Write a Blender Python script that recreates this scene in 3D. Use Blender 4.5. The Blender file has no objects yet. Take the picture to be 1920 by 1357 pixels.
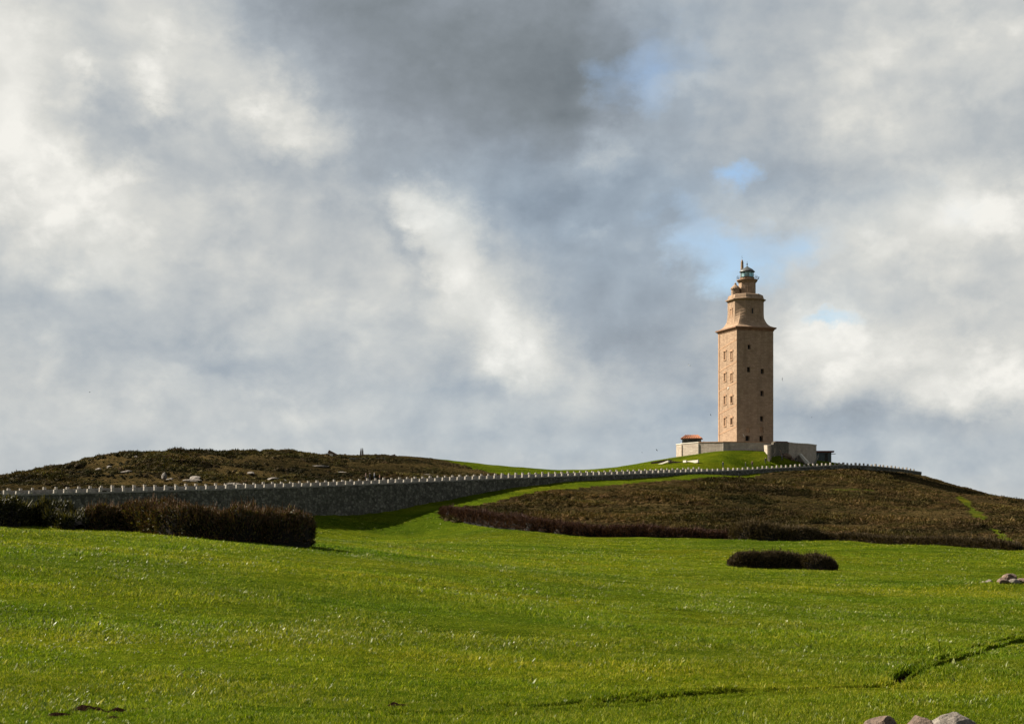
import bpy, bmesh, math, random
import numpy as np
from mathutils import Vector, Matrix

# ------------------------------------------------------------------ camera
scene = bpy.context.scene
FPX, HY = 2667.0, 960.0            # focal length and horizon row, in photograph pixels (1920 x 1357)
cam_d = bpy.data.cameras.new('camera')
cam = bpy.data.objects.new('camera', cam_d)
scene.collection.objects.link(cam)
scene.camera = cam
cam_d.sensor_width = 36.0
cam_d.lens = 36.0 * FPX / 1920.0
cam_d.shift_y = (HY - 678.5) / 1920.0
cam_d.clip_start = 0.2
cam_d.clip_end = 20000
cam.location = (0, 0, 0)
cam.rotation_euler = (math.radians(90), 0, 0)

scene.view_settings.view_transform = 'Standard'
scene.view_settings.look = 'None'
scene.view_settings.exposure = 1.75
scene.view_settings.gamma = 1.0
scene.view_settings.use_curve_mapping = False
scene.cycles.adaptive_min_samples = 8
scene.cycles.max_bounces = 5
scene.cycles.diffuse_bounces = 2
scene.cycles.transparent_max_bounces = 6

# ------------------------------------------------------------------ sun
SUN_AZ, SUN_EL = math.radians(157.0), math.radians(38.0)      # direction towards the sun (counter-clockwise from +X)
SDIR = Vector((math.cos(SUN_EL) * math.cos(SUN_AZ), math.cos(SUN_EL) * math.sin(SUN_AZ), math.sin(SUN_EL)))
sun_d = bpy.data.lights.new('sun', 'SUN')
sun_d.energy = 5.0
sun_d.angle = math.radians(0.6)
sun_d.color = (1.0, 0.90, 0.74)
sun = bpy.data.objects.new('sun', sun_d)
scene.collection.objects.link(sun)
sun.rotation_euler = SDIR.to_track_quat('Z', 'Y').to_euler()


# ------------------------------------------------------------------ node helper
class NT:
    def __init__(self, tree):
        self.t = tree

    def n(self, typ, **kw):
        nd = self.t.nodes.new(typ)
        for k, v in kw.items():
            setattr(nd, k, v)
        return nd

    def l(self, a, b):
        self.t.links.new(a, b)

    def put(self, sock, v):
        if isinstance(v, bpy.types.NodeSocket):
            self.l(v, sock)
        elif v is not None:
            sock.default_value = v

    def m(self, op, a, b=None, c=None, clamp=False):
        nd = self.n('ShaderNodeMath', operation=op, use_clamp=clamp)
        self.put(nd.inputs[0], a)
        if b is not None:
            self.put(nd.inputs[1], b)
        if c is not None:
            self.put(nd.inputs[2], c)
        return nd.outputs[0]

    def vm(self, op, a, b=None, scale=None):
        nd = self.n('ShaderNodeVectorMath', operation=op)
        self.put(nd.inputs[0], a)
        if b is not None:
            self.put(nd.inputs[1], b)
        if scale is not None:
            self.put(nd.inputs['Scale'], scale)
        return nd.outputs['Value'] if op in ('DOT_PRODUCT', 'LENGTH', 'DISTANCE') else nd.outputs[0]

    def noise(self, vec, scale, detail=4, rough=0.55, dist=0.0, col=False):
        nd = self.n('ShaderNodeTexNoise')
        if vec is not None:
            self.l(vec, nd.inputs['Vector'])
        nd.inputs['Scale'].default_value = scale
        nd.inputs['Detail'].default_value = detail
        nd.inputs['Roughness'].default_value = rough
        nd.inputs['Distortion'].default_value = dist
        return nd.outputs['Color' if col else 'Fac']

    def mix(self, f, a, b, blend='MIX'):
        nd = self.n('ShaderNodeMix', data_type='RGBA', blend_type=blend)
        self.put(nd.inputs[0], f)
        self.put(nd.inputs[6], a if not isinstance(a, tuple) else (*a[:3], 1))
        self.put(nd.inputs[7], b if not isinstance(b, tuple) else (*b[:3], 1))
        return nd.outputs[2]

    def ramp(self, f, stops, interp='LINEAR'):
        nd = self.n('ShaderNodeValToRGB')
        cr = nd.color_ramp
        cr.interpolation = interp
        while len(cr.elements) < len(stops):
            cr.elements.new(0.5)
        for e, (p, c) in zip(cr.elements, stops):
            e.position = p
            e.color = (*c, 1) if len(c) == 3 else c
        self.l(f, nd.inputs[0])
        return nd.outputs[0]

    def mapr(self, v, a, b, c=0.0, d=1.0, smooth=False):
        nd = self.n('ShaderNodeMapRange', interpolation_type='SMOOTHSTEP' if smooth else 'LINEAR')
        nd.clamp = True
        self.put(nd.inputs[0], v)
        for i, q in enumerate((a, b, c, d)):
            nd.inputs[1 + i].default_value = q
        return nd.outputs[0]


def lin(r, g, b):
    f = lambda c: (c / 12.92 if c <= 0.04045 else ((c + 0.055) / 1.055) ** 2.4)
    return (f(r / 255), f(g / 255), f(b / 255))


# ------------------------------------------------------------------ sky: broken cloud over a clear sky
world = bpy.data.worlds.new('World')
scene.world = world
world.use_nodes = True
wt = NT(world.node_tree)
world.node_tree.nodes.clear()
SKY_GAIN = 2 ** (-scene.view_settings.exposure)


def build_sky():
    t = wt
    geo = t.n('ShaderNodeTexCoord')
    d = geo.outputs['Generated']
    sep = t.n('ShaderNodeSeparateXYZ')
    t.l(d, sep.inputs[0])
    x, y, z = sep.outputs
    az = t.m('ARCTAN2', x, y)                       # azimuth from +Y, to the right
    el = t.m('ARCSINE', z)
    # noise coordinates on the dome, flattened towards the horizon like a cloud deck
    cb = t.n('ShaderNodeCombineXYZ')
    t.l(x, cb.inputs[0]); t.l(y, cb.inputs[1]); t.l(t.m('MULTIPLY', z, 1.3), cb.inputs[2])
    p = cb.outputs[0]
    w1 = t.noise(p, 10.0, 2, 0.5, 0.0, True)
    w2 = t.noise(p, 30.0, 6, 0.64, 0.0, True)
    warp = t.vm('ADD', t.vm('SCALE', t.vm('SUBTRACT', w1, (0.5, 0.5, 0.5)), scale=0.036),
                t.vm('SCALE', t.vm('SUBTRACT', w2, (0.5, 0.5, 0.5)), scale=0.044))
    ae = t.n('ShaderNodeCombineXYZ')
    t.l(az, ae.inputs[0]); t.l(el, ae.inputs[1]); ae.inputs[2].default_value = 0
    s2 = t.n('ShaderNodeSeparateXYZ')
    t.l(t.vm('ADD', ae.outputs[0], warp), s2.inputs[0])
    qa, qe = s2.outputs[0], s2.outputs[1]
    c2 = t.n('ShaderNodeCombineXYZ')
    t.l(qa, c2.inputs[0]); t.l(qe, c2.inputs[1]); c2.inputs[2].default_value = 1.0
    q = c2.outputs[0]

    def axes(b):
        px, py, rx, ry, rot, amp = b
        u, v = (px - 960) / FPX, (HY - py) / FPX
        a0 = math.atan(u)
        e0 = math.atan(v * math.cos(a0))
        sx, sy = rx / FPX * 1.15, ry / FPX * 1.15
        r = math.radians(-rot)                       # rot: clockwise seen from below = falling to the right
        A = (math.cos(r) / sx, math.sin(r) / sx)
        B = (-math.sin(r) / sy, math.cos(r) / sy)
        return (A[0], A[1], -(A[0] * a0 + A[1] * e0)), (B[0], B[1], -(B[0] * a0 + B[1] * e0)), amp

    def field(lst, a, e):                            # numpy: sum of the broad cloud masses on a grid of directions
        acc = np.zeros_like(a)
        for bl in lst:
            A, B, amp = axes(bl)
            acc += amp * 2.0 ** (-1.2 * ((A[0] * a + A[1] * e + A[2]) ** 2 + (B[0] * a + B[1] * e + B[2]) ** 2))
        return acc

    def blobs(lst, start):                           # nodes: the few small puffs
        acc = start
        for bl in lst:
            A, B, amp = axes(bl)
            q1 = t.vm('DOT_PRODUCT', q, A)
            q2 = t.vm('DOT_PRODUCT', q, B)
            ss = t.m('MULTIPLY_ADD', q2, q2, t.m('MULTIPLY', q1, q1))
            acc = t.m('MULTIPLY_ADD', t.m('POWER', 2.0, t.m('MULTIPLY', ss, -1.2)), amp, acc)
        return acc

    T = ([
        (800, 60, 300, 150, 8, -.37), (960, 190, 210, 95, 0, -.23), (1100, 180, 60, 90, 0, -.17), (560, -10, 110, 60, 0, -.14),
        (1080, 40, 110, 120, 0, -.13), (1040, -10, 160, 60, 0, -.05),
        (10, 240, 110, 90, 25, .25), (340, 50, 130, 110, 0, .24), (40, 60, 110, 80, 0, .12), (515, 205, 80, 38, 32, .26), (620, 265, 120, 40, 28, .17),
        (148, 146, 24, 18, 0, .16), (270, 158, 30, 26, 0, .22), (20, 90, 70, 60, 0, .10), (385, 235, 40, 25, 30, .10),
        (225, 255, 75, 55, 0, -.17), (130, 40, 90, 50, 20, -.09), (200, 100, 70, 40, 0, -.06), (120, 190, 60, 45, 0, -.08), (470, 275, 170, 38, 14, -.12), (690, 315, 90, 30, 0, -.17),
        (100, 320, 110, 50, 25, .13), (260, 370, 140, 45, 10, .10), (110, 430, 75, 55, 25, .13), (215, 500, 60, 60, 50, .12),
        (800, 395, 55, 40, 50, .28), (850, 480, 110, 38, 55, .16), (975, 650, 110, 48, 38, .25), (890, 570, 100, 50, 48, .12),
        (745, 445, 55, 16, 55, -.20), (700, 470, 40, 40, 0, .08), (640, 560, 90, 60, 20, .06),
        (990, 350, 220, 50, 4, -.14), (1060, 410, 130, 70, 0, -.10), (1180, 560, 120, 110, 20, -.17), (1230, 650, 110, 90, 0, -.10), (1090, 540, 60, 60, 0, -.05),
        (1020, 300, 120, 18, 0, .10), (1130, 290, 40, 42, 35, .20), (1190, 175, 60, 26, 0, .12), (1270, 160, 60, 12, 0, .06), (1105, 435, 26, 14, 30, .12),
        (1310, 225, 80, 60, 0, -.10), (1485, 315, 70, 60, 20, -.19), (1430, 60, 100, 60, 0, -.05), (1520, 80, 60, 70, 30, -.06),
        (1640, 120, 130, 100, 0, .08), (1900, 90, 90, 70, 0, .12), (1890, 260, 80, 70, 30, -.15), (1860, 375, 70, 55, 42, .26), (1780, 440, 140, 50, 0, .12),
        (1700, 250, 90, 60, 0, .04), (1600, 480, 100, 70, 0, .08), (1540, 630, 80, 42, 10, .20), (1490, 620, 40, 45, 0, .10), (1790, 690, 130, 34, 16, .20), (1640, 690, 130, 50, 0, .08),
        (1880, 730, 90, 30, 0, .12), (1820, 610, 130, 60, 0, .06), (1700, 790, 270, 22, 2, -.17), (1560, 800, 120, 40, 0, -.05), (1890, 820, 120, 50, 0, -.02),
        (150, 555, 120, 60, 20, -.10), (200, 470, 40, 50, 60, .06), (440, 690, 130, 30, 10, -.14), (60, 620, 80, 60, 0, -.02), (330, 690, 60, 26, 10, .07), (620, 660, 70, 30, 10, -.05), (900, 740, 110, 24, 5, -.10),
        (560, 480, 160, 60, 10, -.04), (400, 570, 160, 50, 10, -.03), (560, 760, 300, 30, 0, .05), (200, 810, 220, 40, 0, .02), (1000, 800, 400, 40, 0, -.03),
    ])
    BL = ([
        (1190, 125, 60, 26, 0, .75), (1215, 205, 60, 26, 10, .45), (1255, 90, 60, 50, 0, .30), (1375, 322, 30, 16, 10, .95), (1300, 440, 70, 26, 10, .75), (1365, 505, 70, 34, 30, 1.0),
        (1480, 470, 75, 32, -20, .85), (1735, 360, 60, 20, 10, .5), (1560, 588, 42, 12, 0, .8), (66, 368, 18, 22, 30, .4), (1330, 350, 70, 40, 0, .25),
    ])
    CO = ([
        (1150, 830, 420, 60, 0, .6), (1290, 770, 90, 40, 0, .4), (1040, 380, 170, 60, 0, .7), (1750, 860, 250, 50, 0, .5), (860, 730, 160, 40, 0, .4),
        (1180, 500, 150, 120, 0, .6), (450, 690, 200, 50, 0, .3), (150, 560, 140, 70, 0, .25), (300, 830, 500, 60, 0, .25), (690, 600, 200, 60, 0, .2),
        (1240, 80, 90, 70, 0, .6), (1240, 200, 90, 60, 0, .4), (1330, 350, 110, 50, 0, .5), (1600, 360, 150, 40, 0, .4), (1400, 470, 140, 60, 0, .4), (1560, 570, 90, 30, 0, .4),
        (950, 320, 150, 60, 0, .4),
    ])
    small = [bl for bl in T if min(bl[2], bl[3]) < 27 and bl[2] < 100]
    broad = [bl for bl in T if bl not in small]
    bsmall = [bl for bl in BL if bl[3] < 17]
    bbroad = [bl for bl in BL if bl not in bsmall]
    A0, A1 = math.radians(-24.0), math.radians(24.0)
    rows = np.r_[np.linspace(math.radians(-0.6), math.radians(21.5), 21), math.radians(26), math.radians(34), math.radians(50)]
    stops = np.linspace(0, 1, 32)
    fac = t.mapr(qa, A0, A1)
    acc = None
    for i, e in enumerate(rows):
        a = A0 + stops * (A1 - A0)
        ee = np.full_like(a, e)
        fade = np.clip(np.minimum(stops, 1 - stops) / 0.06, 0, 1)
        tv = 0.650 - .17 * np.clip((e - .30) / .5, 0, 1) + field(broad, a, ee) * fade
        bv = np.clip(field(bbroad, a, ee) * fade, 0, 1)
        cv = np.clip(field(CO, a, ee) * fade, 0, 1)
        cc = t.ramp(fac, [(float(s_), (float(min(max(tt, 0), 1)), float(bb), float(c_))) for s_, tt, bb, c_ in zip(stops, tv, bv, cv)], 'EASE')
        acc = cc if acc is None else t.mix(t.mapr(qe, float(rows[i - 1]), float(e)), acc, cc)
    sp = t.n('ShaderNodeSeparateColor')
    t.l(acc, sp.inputs[0])
    tone = blobs(small, sp.outputs[0])
    blue = blobs(bsmall, sp.outputs[1])
    cool = sp.outputs[2]
    big = t.noise(p, 4.0, 3, 0.5)
    wide = t.m('MAXIMUM', t.mapr(t.m('ABSOLUTE', az), 0.40, 0.60), t.mapr(el, 0.37, 0.60))
    tone = t.m('MULTIPLY_ADD', t.m('MULTIPLY', t.m('SUBTRACT', t.noise(p, 5.0, 4, 0.5), 0.5), wide), 0.9, tone)
    mid = t.noise(p, 15.0, 7, 0.56, 0.15)
    off = t.vm('ADD', p, (-0.012, 0.004, 0.012))     # towards the sun: the lit sides of the billows
    mid2 = t.noise(off, 15.0, 5, 0.56, 0.15)
    tone = t.m('MULTIPLY_ADD', t.m('SUBTRACT', big, 0.5), 0.12, tone)
    tone = t.m('MULTIPLY_ADD', t.m('SUBTRACT', mid, 0.5), 0.11, tone)
    tone = t.m('MULTIPLY_ADD', t.m('SUBTRACT', mid, mid2), 0.38, tone)
    puff = t.mapr(t.noise(p, 24.0, 7, 0.55, 0.1), 0.52, 0.64)          # crisp heads of the sunlit cumulus
    bright = t.m('MULTIPLY', t.m('ADD', 0.10, t.mapr(tone, 0.56, 0.85)), 0.10)
    tone = t.m('MULTIPLY_ADD', puff, bright, tone)
    rag = t.mapr(t.noise(p, 13.0, 7, 0.58, 0.2), 0.46, 0.56)           # ragged grey scud in front
    tone = t.m('MULTIPLY_ADD', t.m('SUBTRACT', rag, 0.5), 0.032, tone)
    cloud = t.ramp(tone, [
        (0.00, lin(112, 120, 126)), (0.16, lin(128, 136, 142)), (0.34, lin(147, 155, 163)), (0.50, lin(167, 175, 182)),
        (0.64, lin(191, 195, 196)), (0.80, lin(216, 216, 211)), (1.00, lin(244, 242, 235))])
    cloud = t.mix(t.m('MULTIPLY', cool, 0.46), cloud, t.mix(1.0, cloud, (0.80, 0.97, 1.14), 'MULTIPLY'))
    blue = t.m('MULTIPLY_ADD', t.m('SUBTRACT', mid, 0.5), 0.7, blue)
    far = t.m('MULTIPLY', t.mapr(t.noise(p, 3.0, 2), 0.56, 0.72), 0.6)
    blue = t.mapr(t.m('MAXIMUM', blue, t.m('MULTIPLY', far, wide)), 0.16, 1.0)
    sky = t.n('ShaderNodeTexSky', sky_type='NISHITA', sun_disc=False)
    sky.sun_elevation = SUN_EL
    sky.sun_rotation = math.pi / 2 - SUN_AZ
    sky.air_density = 1.0
    sky.dust_density = 0.6
    skyc = t.vm('SCALE', sky.outputs[0], scale=0.046)
    cl = t.vm('SCALE', cloud, scale=SKY_GAIN)
    c = t.mix(t.m('MULTIPLY', blue, 0.95), cl, skyc)
    bg = t.n('ShaderNodeBackground')
    t.l(c, bg.inputs[0])
    bg.inputs[1].default_value = 1.0
    out = t.n('ShaderNodeOutputWorld')
    t.l(bg.outputs[0], out.inputs[0])


build_sky()
world.cycles.sampling_method = 'MANUAL'
world.cycles.sample_map_resolution = 512

# ------------------------------------------------------------------ general helpers
COL = scene.collection
RNG = np.random.default_rng(7)
random.seed(11)


def link_mesh(name, me, mat=None, parent=None):
    o = bpy.data.objects.new(name, me)
    COL.objects.link(o)
    if mat is not None and not me.materials:
        me.materials.append(mat)
    if parent is not None:
        o.parent = parent
    return o


def np_mesh(name, verts, faces, smooth=False):
    """verts (N,3) array, faces (M,k) array of equal-sized polygons"""
    me = bpy.data.meshes.new(name)
    verts = np.asarray(verts, dtype=np.float32)
    faces = np.asarray(faces, dtype=np.int32)
    me.vertices.add(len(verts))
    me.vertices.foreach_set('co', verts.ravel())
    k = faces.shape[1]
    me.loops.add(faces.size)
    me.loops.foreach_set('vertex_index', faces.ravel())
    me.polygons.add(len(faces))
    me.polygons.foreach_set('loop_start', np.arange(0, faces.size, k, dtype=np.int32))
    me.polygons.foreach_set('loop_total', np.full(len(faces), k, dtype=np.int32))
    if smooth:
        me.polygons.foreach_set('use_smooth', np.ones(len(faces), dtype=bool))
    me.update(calc_edges=True)
    me.validate()
    return me


class MB:
    """collects polygons and builds one mesh"""
    def __init__(self):
        self.v, self.f = [], []

    def poly(self, pts):
        i = len(self.v)
        self.v.extend([tuple(p) for p in pts])
        self.f.append(tuple(range(i, i + len(pts))))

    def box(self, x0, x1, y0, y1, z0, z1):
        self.hexa([(x0, y0, z0), (x1, y0, z0), (x1, y1, z0), (x0, y1, z0)],
                  [(x0, y0, z1), (x1, y0, z1), (x1, y1, z1), (x0, y1, z1)])

    def hexa(self, bot, top):
        self.loft([bot, top])

    def loft(self, rings, cap=True):
        n = len(rings[0])
        i = len(self.v)
        for r in rings:
            self.v.extend([tuple(p) for p in r])
        for a in range(len(rings) - 1):
            for k in range(n):
                k2 = (k + 1) % n
                self.f.append((i + a * n + k, i + a * n + k2, i + (a + 1) * n + k2, i + (a + 1) * n + k))
        if cap:
            self.f.append(tuple(i + k for k in reversed(range(n))))
            self.f.append(tuple(i + (len(rings) - 1) * n + k for k in range(n)))

    def lathe(self, prof, n=24, c=(0, 0), rot=0.0, cap=True):
        rings = [[(c[0] + r * math.cos(rot + 2 * math.pi * k / n), c[1] + r * math.sin(rot + 2 * math.pi * k / n), z) for k in range(n)] for r, z in prof]
        self.loft(rings, cap)

    def tube(self, pts, rad, n=6):
        pts = [Vector(p) for p in pts]
        rings = []
        for i, p in enumerate(pts):
            d = (pts[min(i + 1, len(pts) - 1)] - pts[max(i - 1, 0)]).normalized()
            a = d.cross(Vector((0, 0, 1)))
            if a.length < 1e-3:
                a = Vector((1, 0, 0))
            a.normalize()
            b = d.cross(a)
            r = rad[i] if isinstance(rad, (list, tuple)) else rad
            rings.append([p + a * (r * math.cos(2 * math.pi * k / n)) + b * (r * math.sin(2 * math.pi * k / n)) for k in range(n)])
        self.loft(rings)

    def build(self, name, mat, parent=None, bevel=0.0, smooth=False):
        me = bpy.data.meshes.new(name)
        me.from_pydata(self.v, [], self.f)
        bm = bmesh.new()
        bm.from_mesh(me)
        bmesh.ops.recalc_face_normals(bm, faces=bm.faces)
        bm.to_mesh(me)
        bm.free()
        if smooth:
            me.polygons.foreach_set('use_smooth', np.ones(len(me.polygons), dtype=bool))
        o = link_mesh(name, me, mat, parent)
        if bevel:
            m = o.modifiers.new('bevel', 'BEVEL')
            m.width = bevel
            m.segments = 2
            m.limit_method = 'ANGLE'
        return o


def tag(o, label=None, cat=None, group=None, kind=None):
    if label: o['label'] = label
    if cat: o['category'] = cat
    if group: o['group'] = group
    if kind: o['kind'] = kind
    return o


def empty(name, loc=(0, 0, 0), rz=0.0):
    o = bpy.data.objects.new(name, None)
    o.empty_display_size = 0.5
    COL.objects.link(o)
    o.location = loc
    o.rotation_euler = (0, 0, rz)
    return o


_T = np.random.default_rng(3).random(4096).astype(np.float64)


def vnoise(x, y, seed=0):
    xi, yi = np.floor(x).astype(np.int64), np.floor(y).astype(np.int64)
    fx, fy = x - xi, y - yi
    fx, fy = fx * fx * (3 - 2 * fx), fy * fy * (3 - 2 * fy)
    h = lambda a, b: _T[(a * 374761393 + b * 668265263 + seed * 1013904223 + ((a * 7919) ^ (b * 104729))) & 4095]
    return (h(xi, yi) * (1 - fx) + h(xi + 1, yi) * fx) * (1 - fy) + (h(xi, yi + 1) * (1 - fx) + h(xi + 1, yi + 1) * fx) * fy - 0.5


def fbm(x, y, wl, octaves=4, seed=0, gain=0.5):
    r, a = 0.0, 1.0
    for o in range(octaves):
        r = r + a * vnoise(x / wl + 17.3 * o, y / wl - 9.1 * o, seed + o)
        a *= gain
        wl *= 0.5
    return r


# ------------------------------------------------------------------ the causeway line
def wall_xy(px):
    Y = 240.0 / (1 - 0.00027 * (px - 33))
    return np.array([(px - 960) / FPX * Y, Y])


W0 = wall_xy(33)
WD = wall_xy(1366) - W0
WD = WD / np.linalg.norm(WD)
WN = np.array([WD[1], -WD[0]])             # towards the meadow
_wpx = [-420, -150, 33, 120, 240, 457, 600, 760, 911, 1020, 1130, 1250, 1366, 1480, 1580, 1640, 1700, 1728]
_wpy = [934, 929, 926, 923.5, 920, 914.5, 910, 903.5, 897, 893, 889.5, 885.5, 881.5, 875.5, 870.5, 873, 879.5, 885]
WT = np.array([float((wall_xy(p) - W0) @ WD) for p in _wpx])
WZ = np.array([(HY - y) / FPX * wall_xy(p)[1] for p, y in zip(_wpx, _wpy)])
T_END0, T_END1 = WT[0], WT[-1]
ROAD_W = 5.6


def wall_z(t):                              # smooth top line of the near parapet
    t = np.asarray(t, dtype=float)
    return (np.interp(t - 6, WT, WZ) + np.interp(t, WT, WZ) * 2 + np.interp(t + 6, WT, WZ)) / 4


def wall_t(px):
    return float((wall_xy(px) - W0) @ WD)


# ------------------------------------------------------------------ terrain
def P(px, py, D):
    return ((px - 960) / FPX * D, D, (HY - py) / FPX * D)


class TPS:
    def __init__(self, pts, lam=2e-4):
        p = np.array(pts, dtype=float)
        self.c = p[:, :2] / 100.0
        n = len(p)
        K = self.k(self.c, self.c) + lam * np.eye(n)
        Q = np.c_[np.ones(n), self.c]
        A = np.block([[K, Q], [Q.T, np.zeros((3, 3))]])
        s = np.linalg.solve(A, np.r_[p[:, 2], np.zeros(3)])
        self.w, self.a = s[:n], s[n:]

    @staticmethod
    def k(a, b):
        r2 = ((a[:, None, :] - b[None, :, :]) ** 2).sum(-1)
        return 0.5 * r2 * np.log(np.maximum(r2, 1e-12))

    def __call__(self, x, y):
        q = np.c_[np.ravel(x), np.ravel(y)] / 100.0
        out = np.empty(len(q))
        for i in range(0, len(q), 60000):
            b = q[i:i + 60000]
            out[i:i + 60000] = self.k(b, self.c) @ self.w + self.a[0] + b @ self.a[1:]
        return out.reshape(np.shape(x))


FRONT = TPS([
    (0, 0, -1.7), (-15, 0, -1.6), (15, 0, -1.8), (0, -30, -1.6), (-60, -60, -1), (60, -60, -2), (0, 10, -2.0),
    P(0, 1357, 18), P(480, 1357, 18), P(960, 1357, 18.2), P(1440, 1357, 18.4), P(1920, 1357, 18.6), P(-500, 1357, 17.5), P(2500, 1357, 19),
    P(0, 1022, 60), P(0, 981, 90), P(0, 988, 125), P(0, 975, 200), P(-700, 930, 90), P(-700, 960, 140), P(-600, 965, 200),
    P(300, 1040, 62), P(300, 999, 91), P(300, 1000, 130), P(300, 995, 210), P(300, 972, 250),
    P(600, 1067, 60), P(590, 1019, 92), P(600, 1012, 130), P(600, 1015, 200), P(600, 1004, 264), P(600, 966, 283), P(500, 1000, 255), P(500, 968, 275),
    P(750, 1045, 92), P(740, 1003, 277), P(740, 957, 296),
    P(960, 1120, 60), P(960, 1060, 110), P(960, 1041, 150), P(960, 1021, 200), P(960, 1000, 255), P(960, 985, 272), P(960, 932, 308), P(960, 917, 319), P(850, 934, 308), P(850, 965, 290),
    P(1100, 1004, 252), P(1100, 960, 290), P(1100, 903, 335),
    P(1300, 1140, 60), P(1300, 1060, 133), P(1300, 1030, 200), P(1300, 1007, 245), P(1300, 960, 290), P(1300, 905, 348), P(1300, 890, 363),
    P(1500, 1150, 60), P(1500, 1071, 133), P(1500, 1032, 200), P(1500, 1010, 240), P(1500, 960, 300), P(1500, 917, 352), P(1500, 908, 366), P(1500, 883, 396),
    P(1700, 1160, 60), P(1700, 1080, 130), P(1700, 1040, 185), P(1700, 1018, 225), P(1700, 962, 305), P(1700, 919, 372), P(1710, 889, 435),
    P(1900, 1165, 60), P(1880, 1108, 90), P(1900, 1080, 120), P(1900, 1027, 205), P(1900, 980, 285), P(1900, 947, 365), P(1985, 955, 370), P(1800, 930, 385), P(1850, 935, 375), P(1770, 909, 410),
    P(1400, 892, 377), P(1450, 887, 386), P(1580, 880, 410), P(1640, 882, 422), P(1690, 887, 431), P(1728, 891, 440),
    P(2200, 1040, 200), P(2200, 985, 330), P(2600, 1010, 320), P(2500, 1120, 100),
    P(1900, 970, 450), P(1990, 985, 470), P(1750, 930, 490), P(2200, 1010, 450), P(1700, 950, 560),
    (-160, 500, -2), (0, 520, 0), (60, 470, 6), (-250, 250, 0),
] + [(*(W0 + WD * t + WN * 0.3), z) for t, z in [(wall_t(-300), -1.0), (wall_t(33), -1.2), (wall_t(240), -1.2), (wall_t(457), -.9)]])

BACK = TPS([(*(W0 + WD * t - WN * 7.0), float(wall_z(t)) - 0.1) for t in np.linspace(T_END0, T_END1, 15)] + [
    P(0, 902, 300), P(60, 889, 312), P(130, 871, 320), P(200, 859, 325), P(260, 851, 330), P(320, 847, 330), P(420, 850, 335), P(500, 850, 340),
    P(600, 855, 345), P(700, 855, 350), P(780, 858, 352), P(850, 866, 355), P(930, 873, 360), P(1040, 880, 370), P(-300, 930, 300), P(-200, 925, 320),
    P(150, 893, 290), P(300, 891, 290), P(500, 886, 306), P(700, 880, 326), P(900, 884, 345), P(50, 908, 270),
    P(1060, 880.5, 398), P(1180, 875, 402), P(1230, 867, 405), P(1264, 859, 411), P(1311, 853, 407), P(1357, 851, 403), P(1425, 851.5, 403), P(1443, 858, 400),
    P(1470, 862, 402), P(1500, 866, 408), P(1560, 866, 424), P(1110, 881, 385), P(1200, 878.5, 385),
    (70, 428, 17.0), (70, 465, 15.0), (45, 445, 15.2), (100, 445, 14.5), (130, 470, 10), (30, 470, 9),
    (-110, 380, 4), (-60, 410, 7), (0, 430, 8), (-150, 340, 1), (-120, 450, 0), (0, 520, 0), (100, 540, 2),
])


def base_z(x, y):
    x, y = np.asarray(x, float), np.asarray(y, float)
    sd = (x - W0[0]) * WN[0] + (y - W0[1]) * WN[1]
    tt = (x - W0[0]) * WD[0] + (y - W0[1]) * WD[1]
    f, b = FRONT(x, y), BACK(x, y)
    w = np.clip((-sd - 1.2) / 3.2, 0, 1)
    w = w * np.clip((T_END1 + 4 - tt) / 14, 0, 1) * np.clip((tt - T_END0 + 6) / 14, 0, 1)
    z = f * (1 - w) + b * w
    r = np.hypot(x, y)
    far = np.clip((r - 520) / 500, 0, 1)
    far = far * far * (3 - 2 * far)
    return z * (1 - far) - 55.0 * far


# bare wheel ruts of the field track, from the photograph, laid on the ground
def march(px, py, d0=8.0, d1=700.0):
    d = np.concatenate([np.linspace(d0, 60, 900), np.linspace(60, d1, 2600)[1:]])
    x = (px - 960) / FPX * d
    z = base_z(x, d)
    below = (HY - py) / FPX * d <= z
    i = int(np.argmax(below)) if below.any() else len(d) - 1
    return np.array([x[i], d[i], z[i]])


RUTS = [
    ([(960, 1325), (990, 1329), (1085, 1320), (1185, 1310), (1310, 1300), (1400, 1297)], 0.20, 0.24),
    ([(1130, 1323), (1285, 1312), (1365, 1303), (1470, 1299), (1535, 1295), (1600, 1291), (1660, 1288), (1692, 1281), (1712, 1268), (1733, 1257), (1780, 1241), (1840, 1224), (1880, 1211), (1935, 1196)], 0.14, 0.22),
    ([(1672, 1277), (1690, 1262), (1712, 1250), (1762, 1234), (1835, 1214), (1880, 1201), (1935, 1184)], 0.13, 0.17),
    ([(440, 1325), (520, 1337), (640, 1340), (800, 1343), (960, 1341)], 0.12, 0.08),
]
RUT_W = [(np.array([march(*q)[:2] for q in pts]), w, dep) for pts, w, dep in RUTS]


def seg_dist(x, y, line):
    best = np.full(np.shape(x), 1e9)
    for a, b in zip(line[:-1], line[1:]):
        d = b - a
        L = d @ d
        t = np.clip(((x - a[0]) * d[0] + (y - a[1]) * d[1]) / L, 0, 1)
        best = np.minimum(best, np.hypot(x - a[0] - t * d[0], y - a[1] - t * d[1]))
    return best


def inside(x, y, poly):
    x, y = np.asarray(x, float), np.asarray(y, float)
    r = np.zeros(x.shape, bool)
    n = len(poly)
    for i in range(n):
        x0, y0 = poly[i]
        x1, y1 = poly[(i + 1) % n]
        c = (y0 > y) != (y1 > y)
        with np.errstate(divide='ignore', invalid='ignore'):
            r ^= c & (x < (x1 - x0) * (y - y0) / (y1 - y0 + 1e-12) + x0)
    return r


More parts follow.
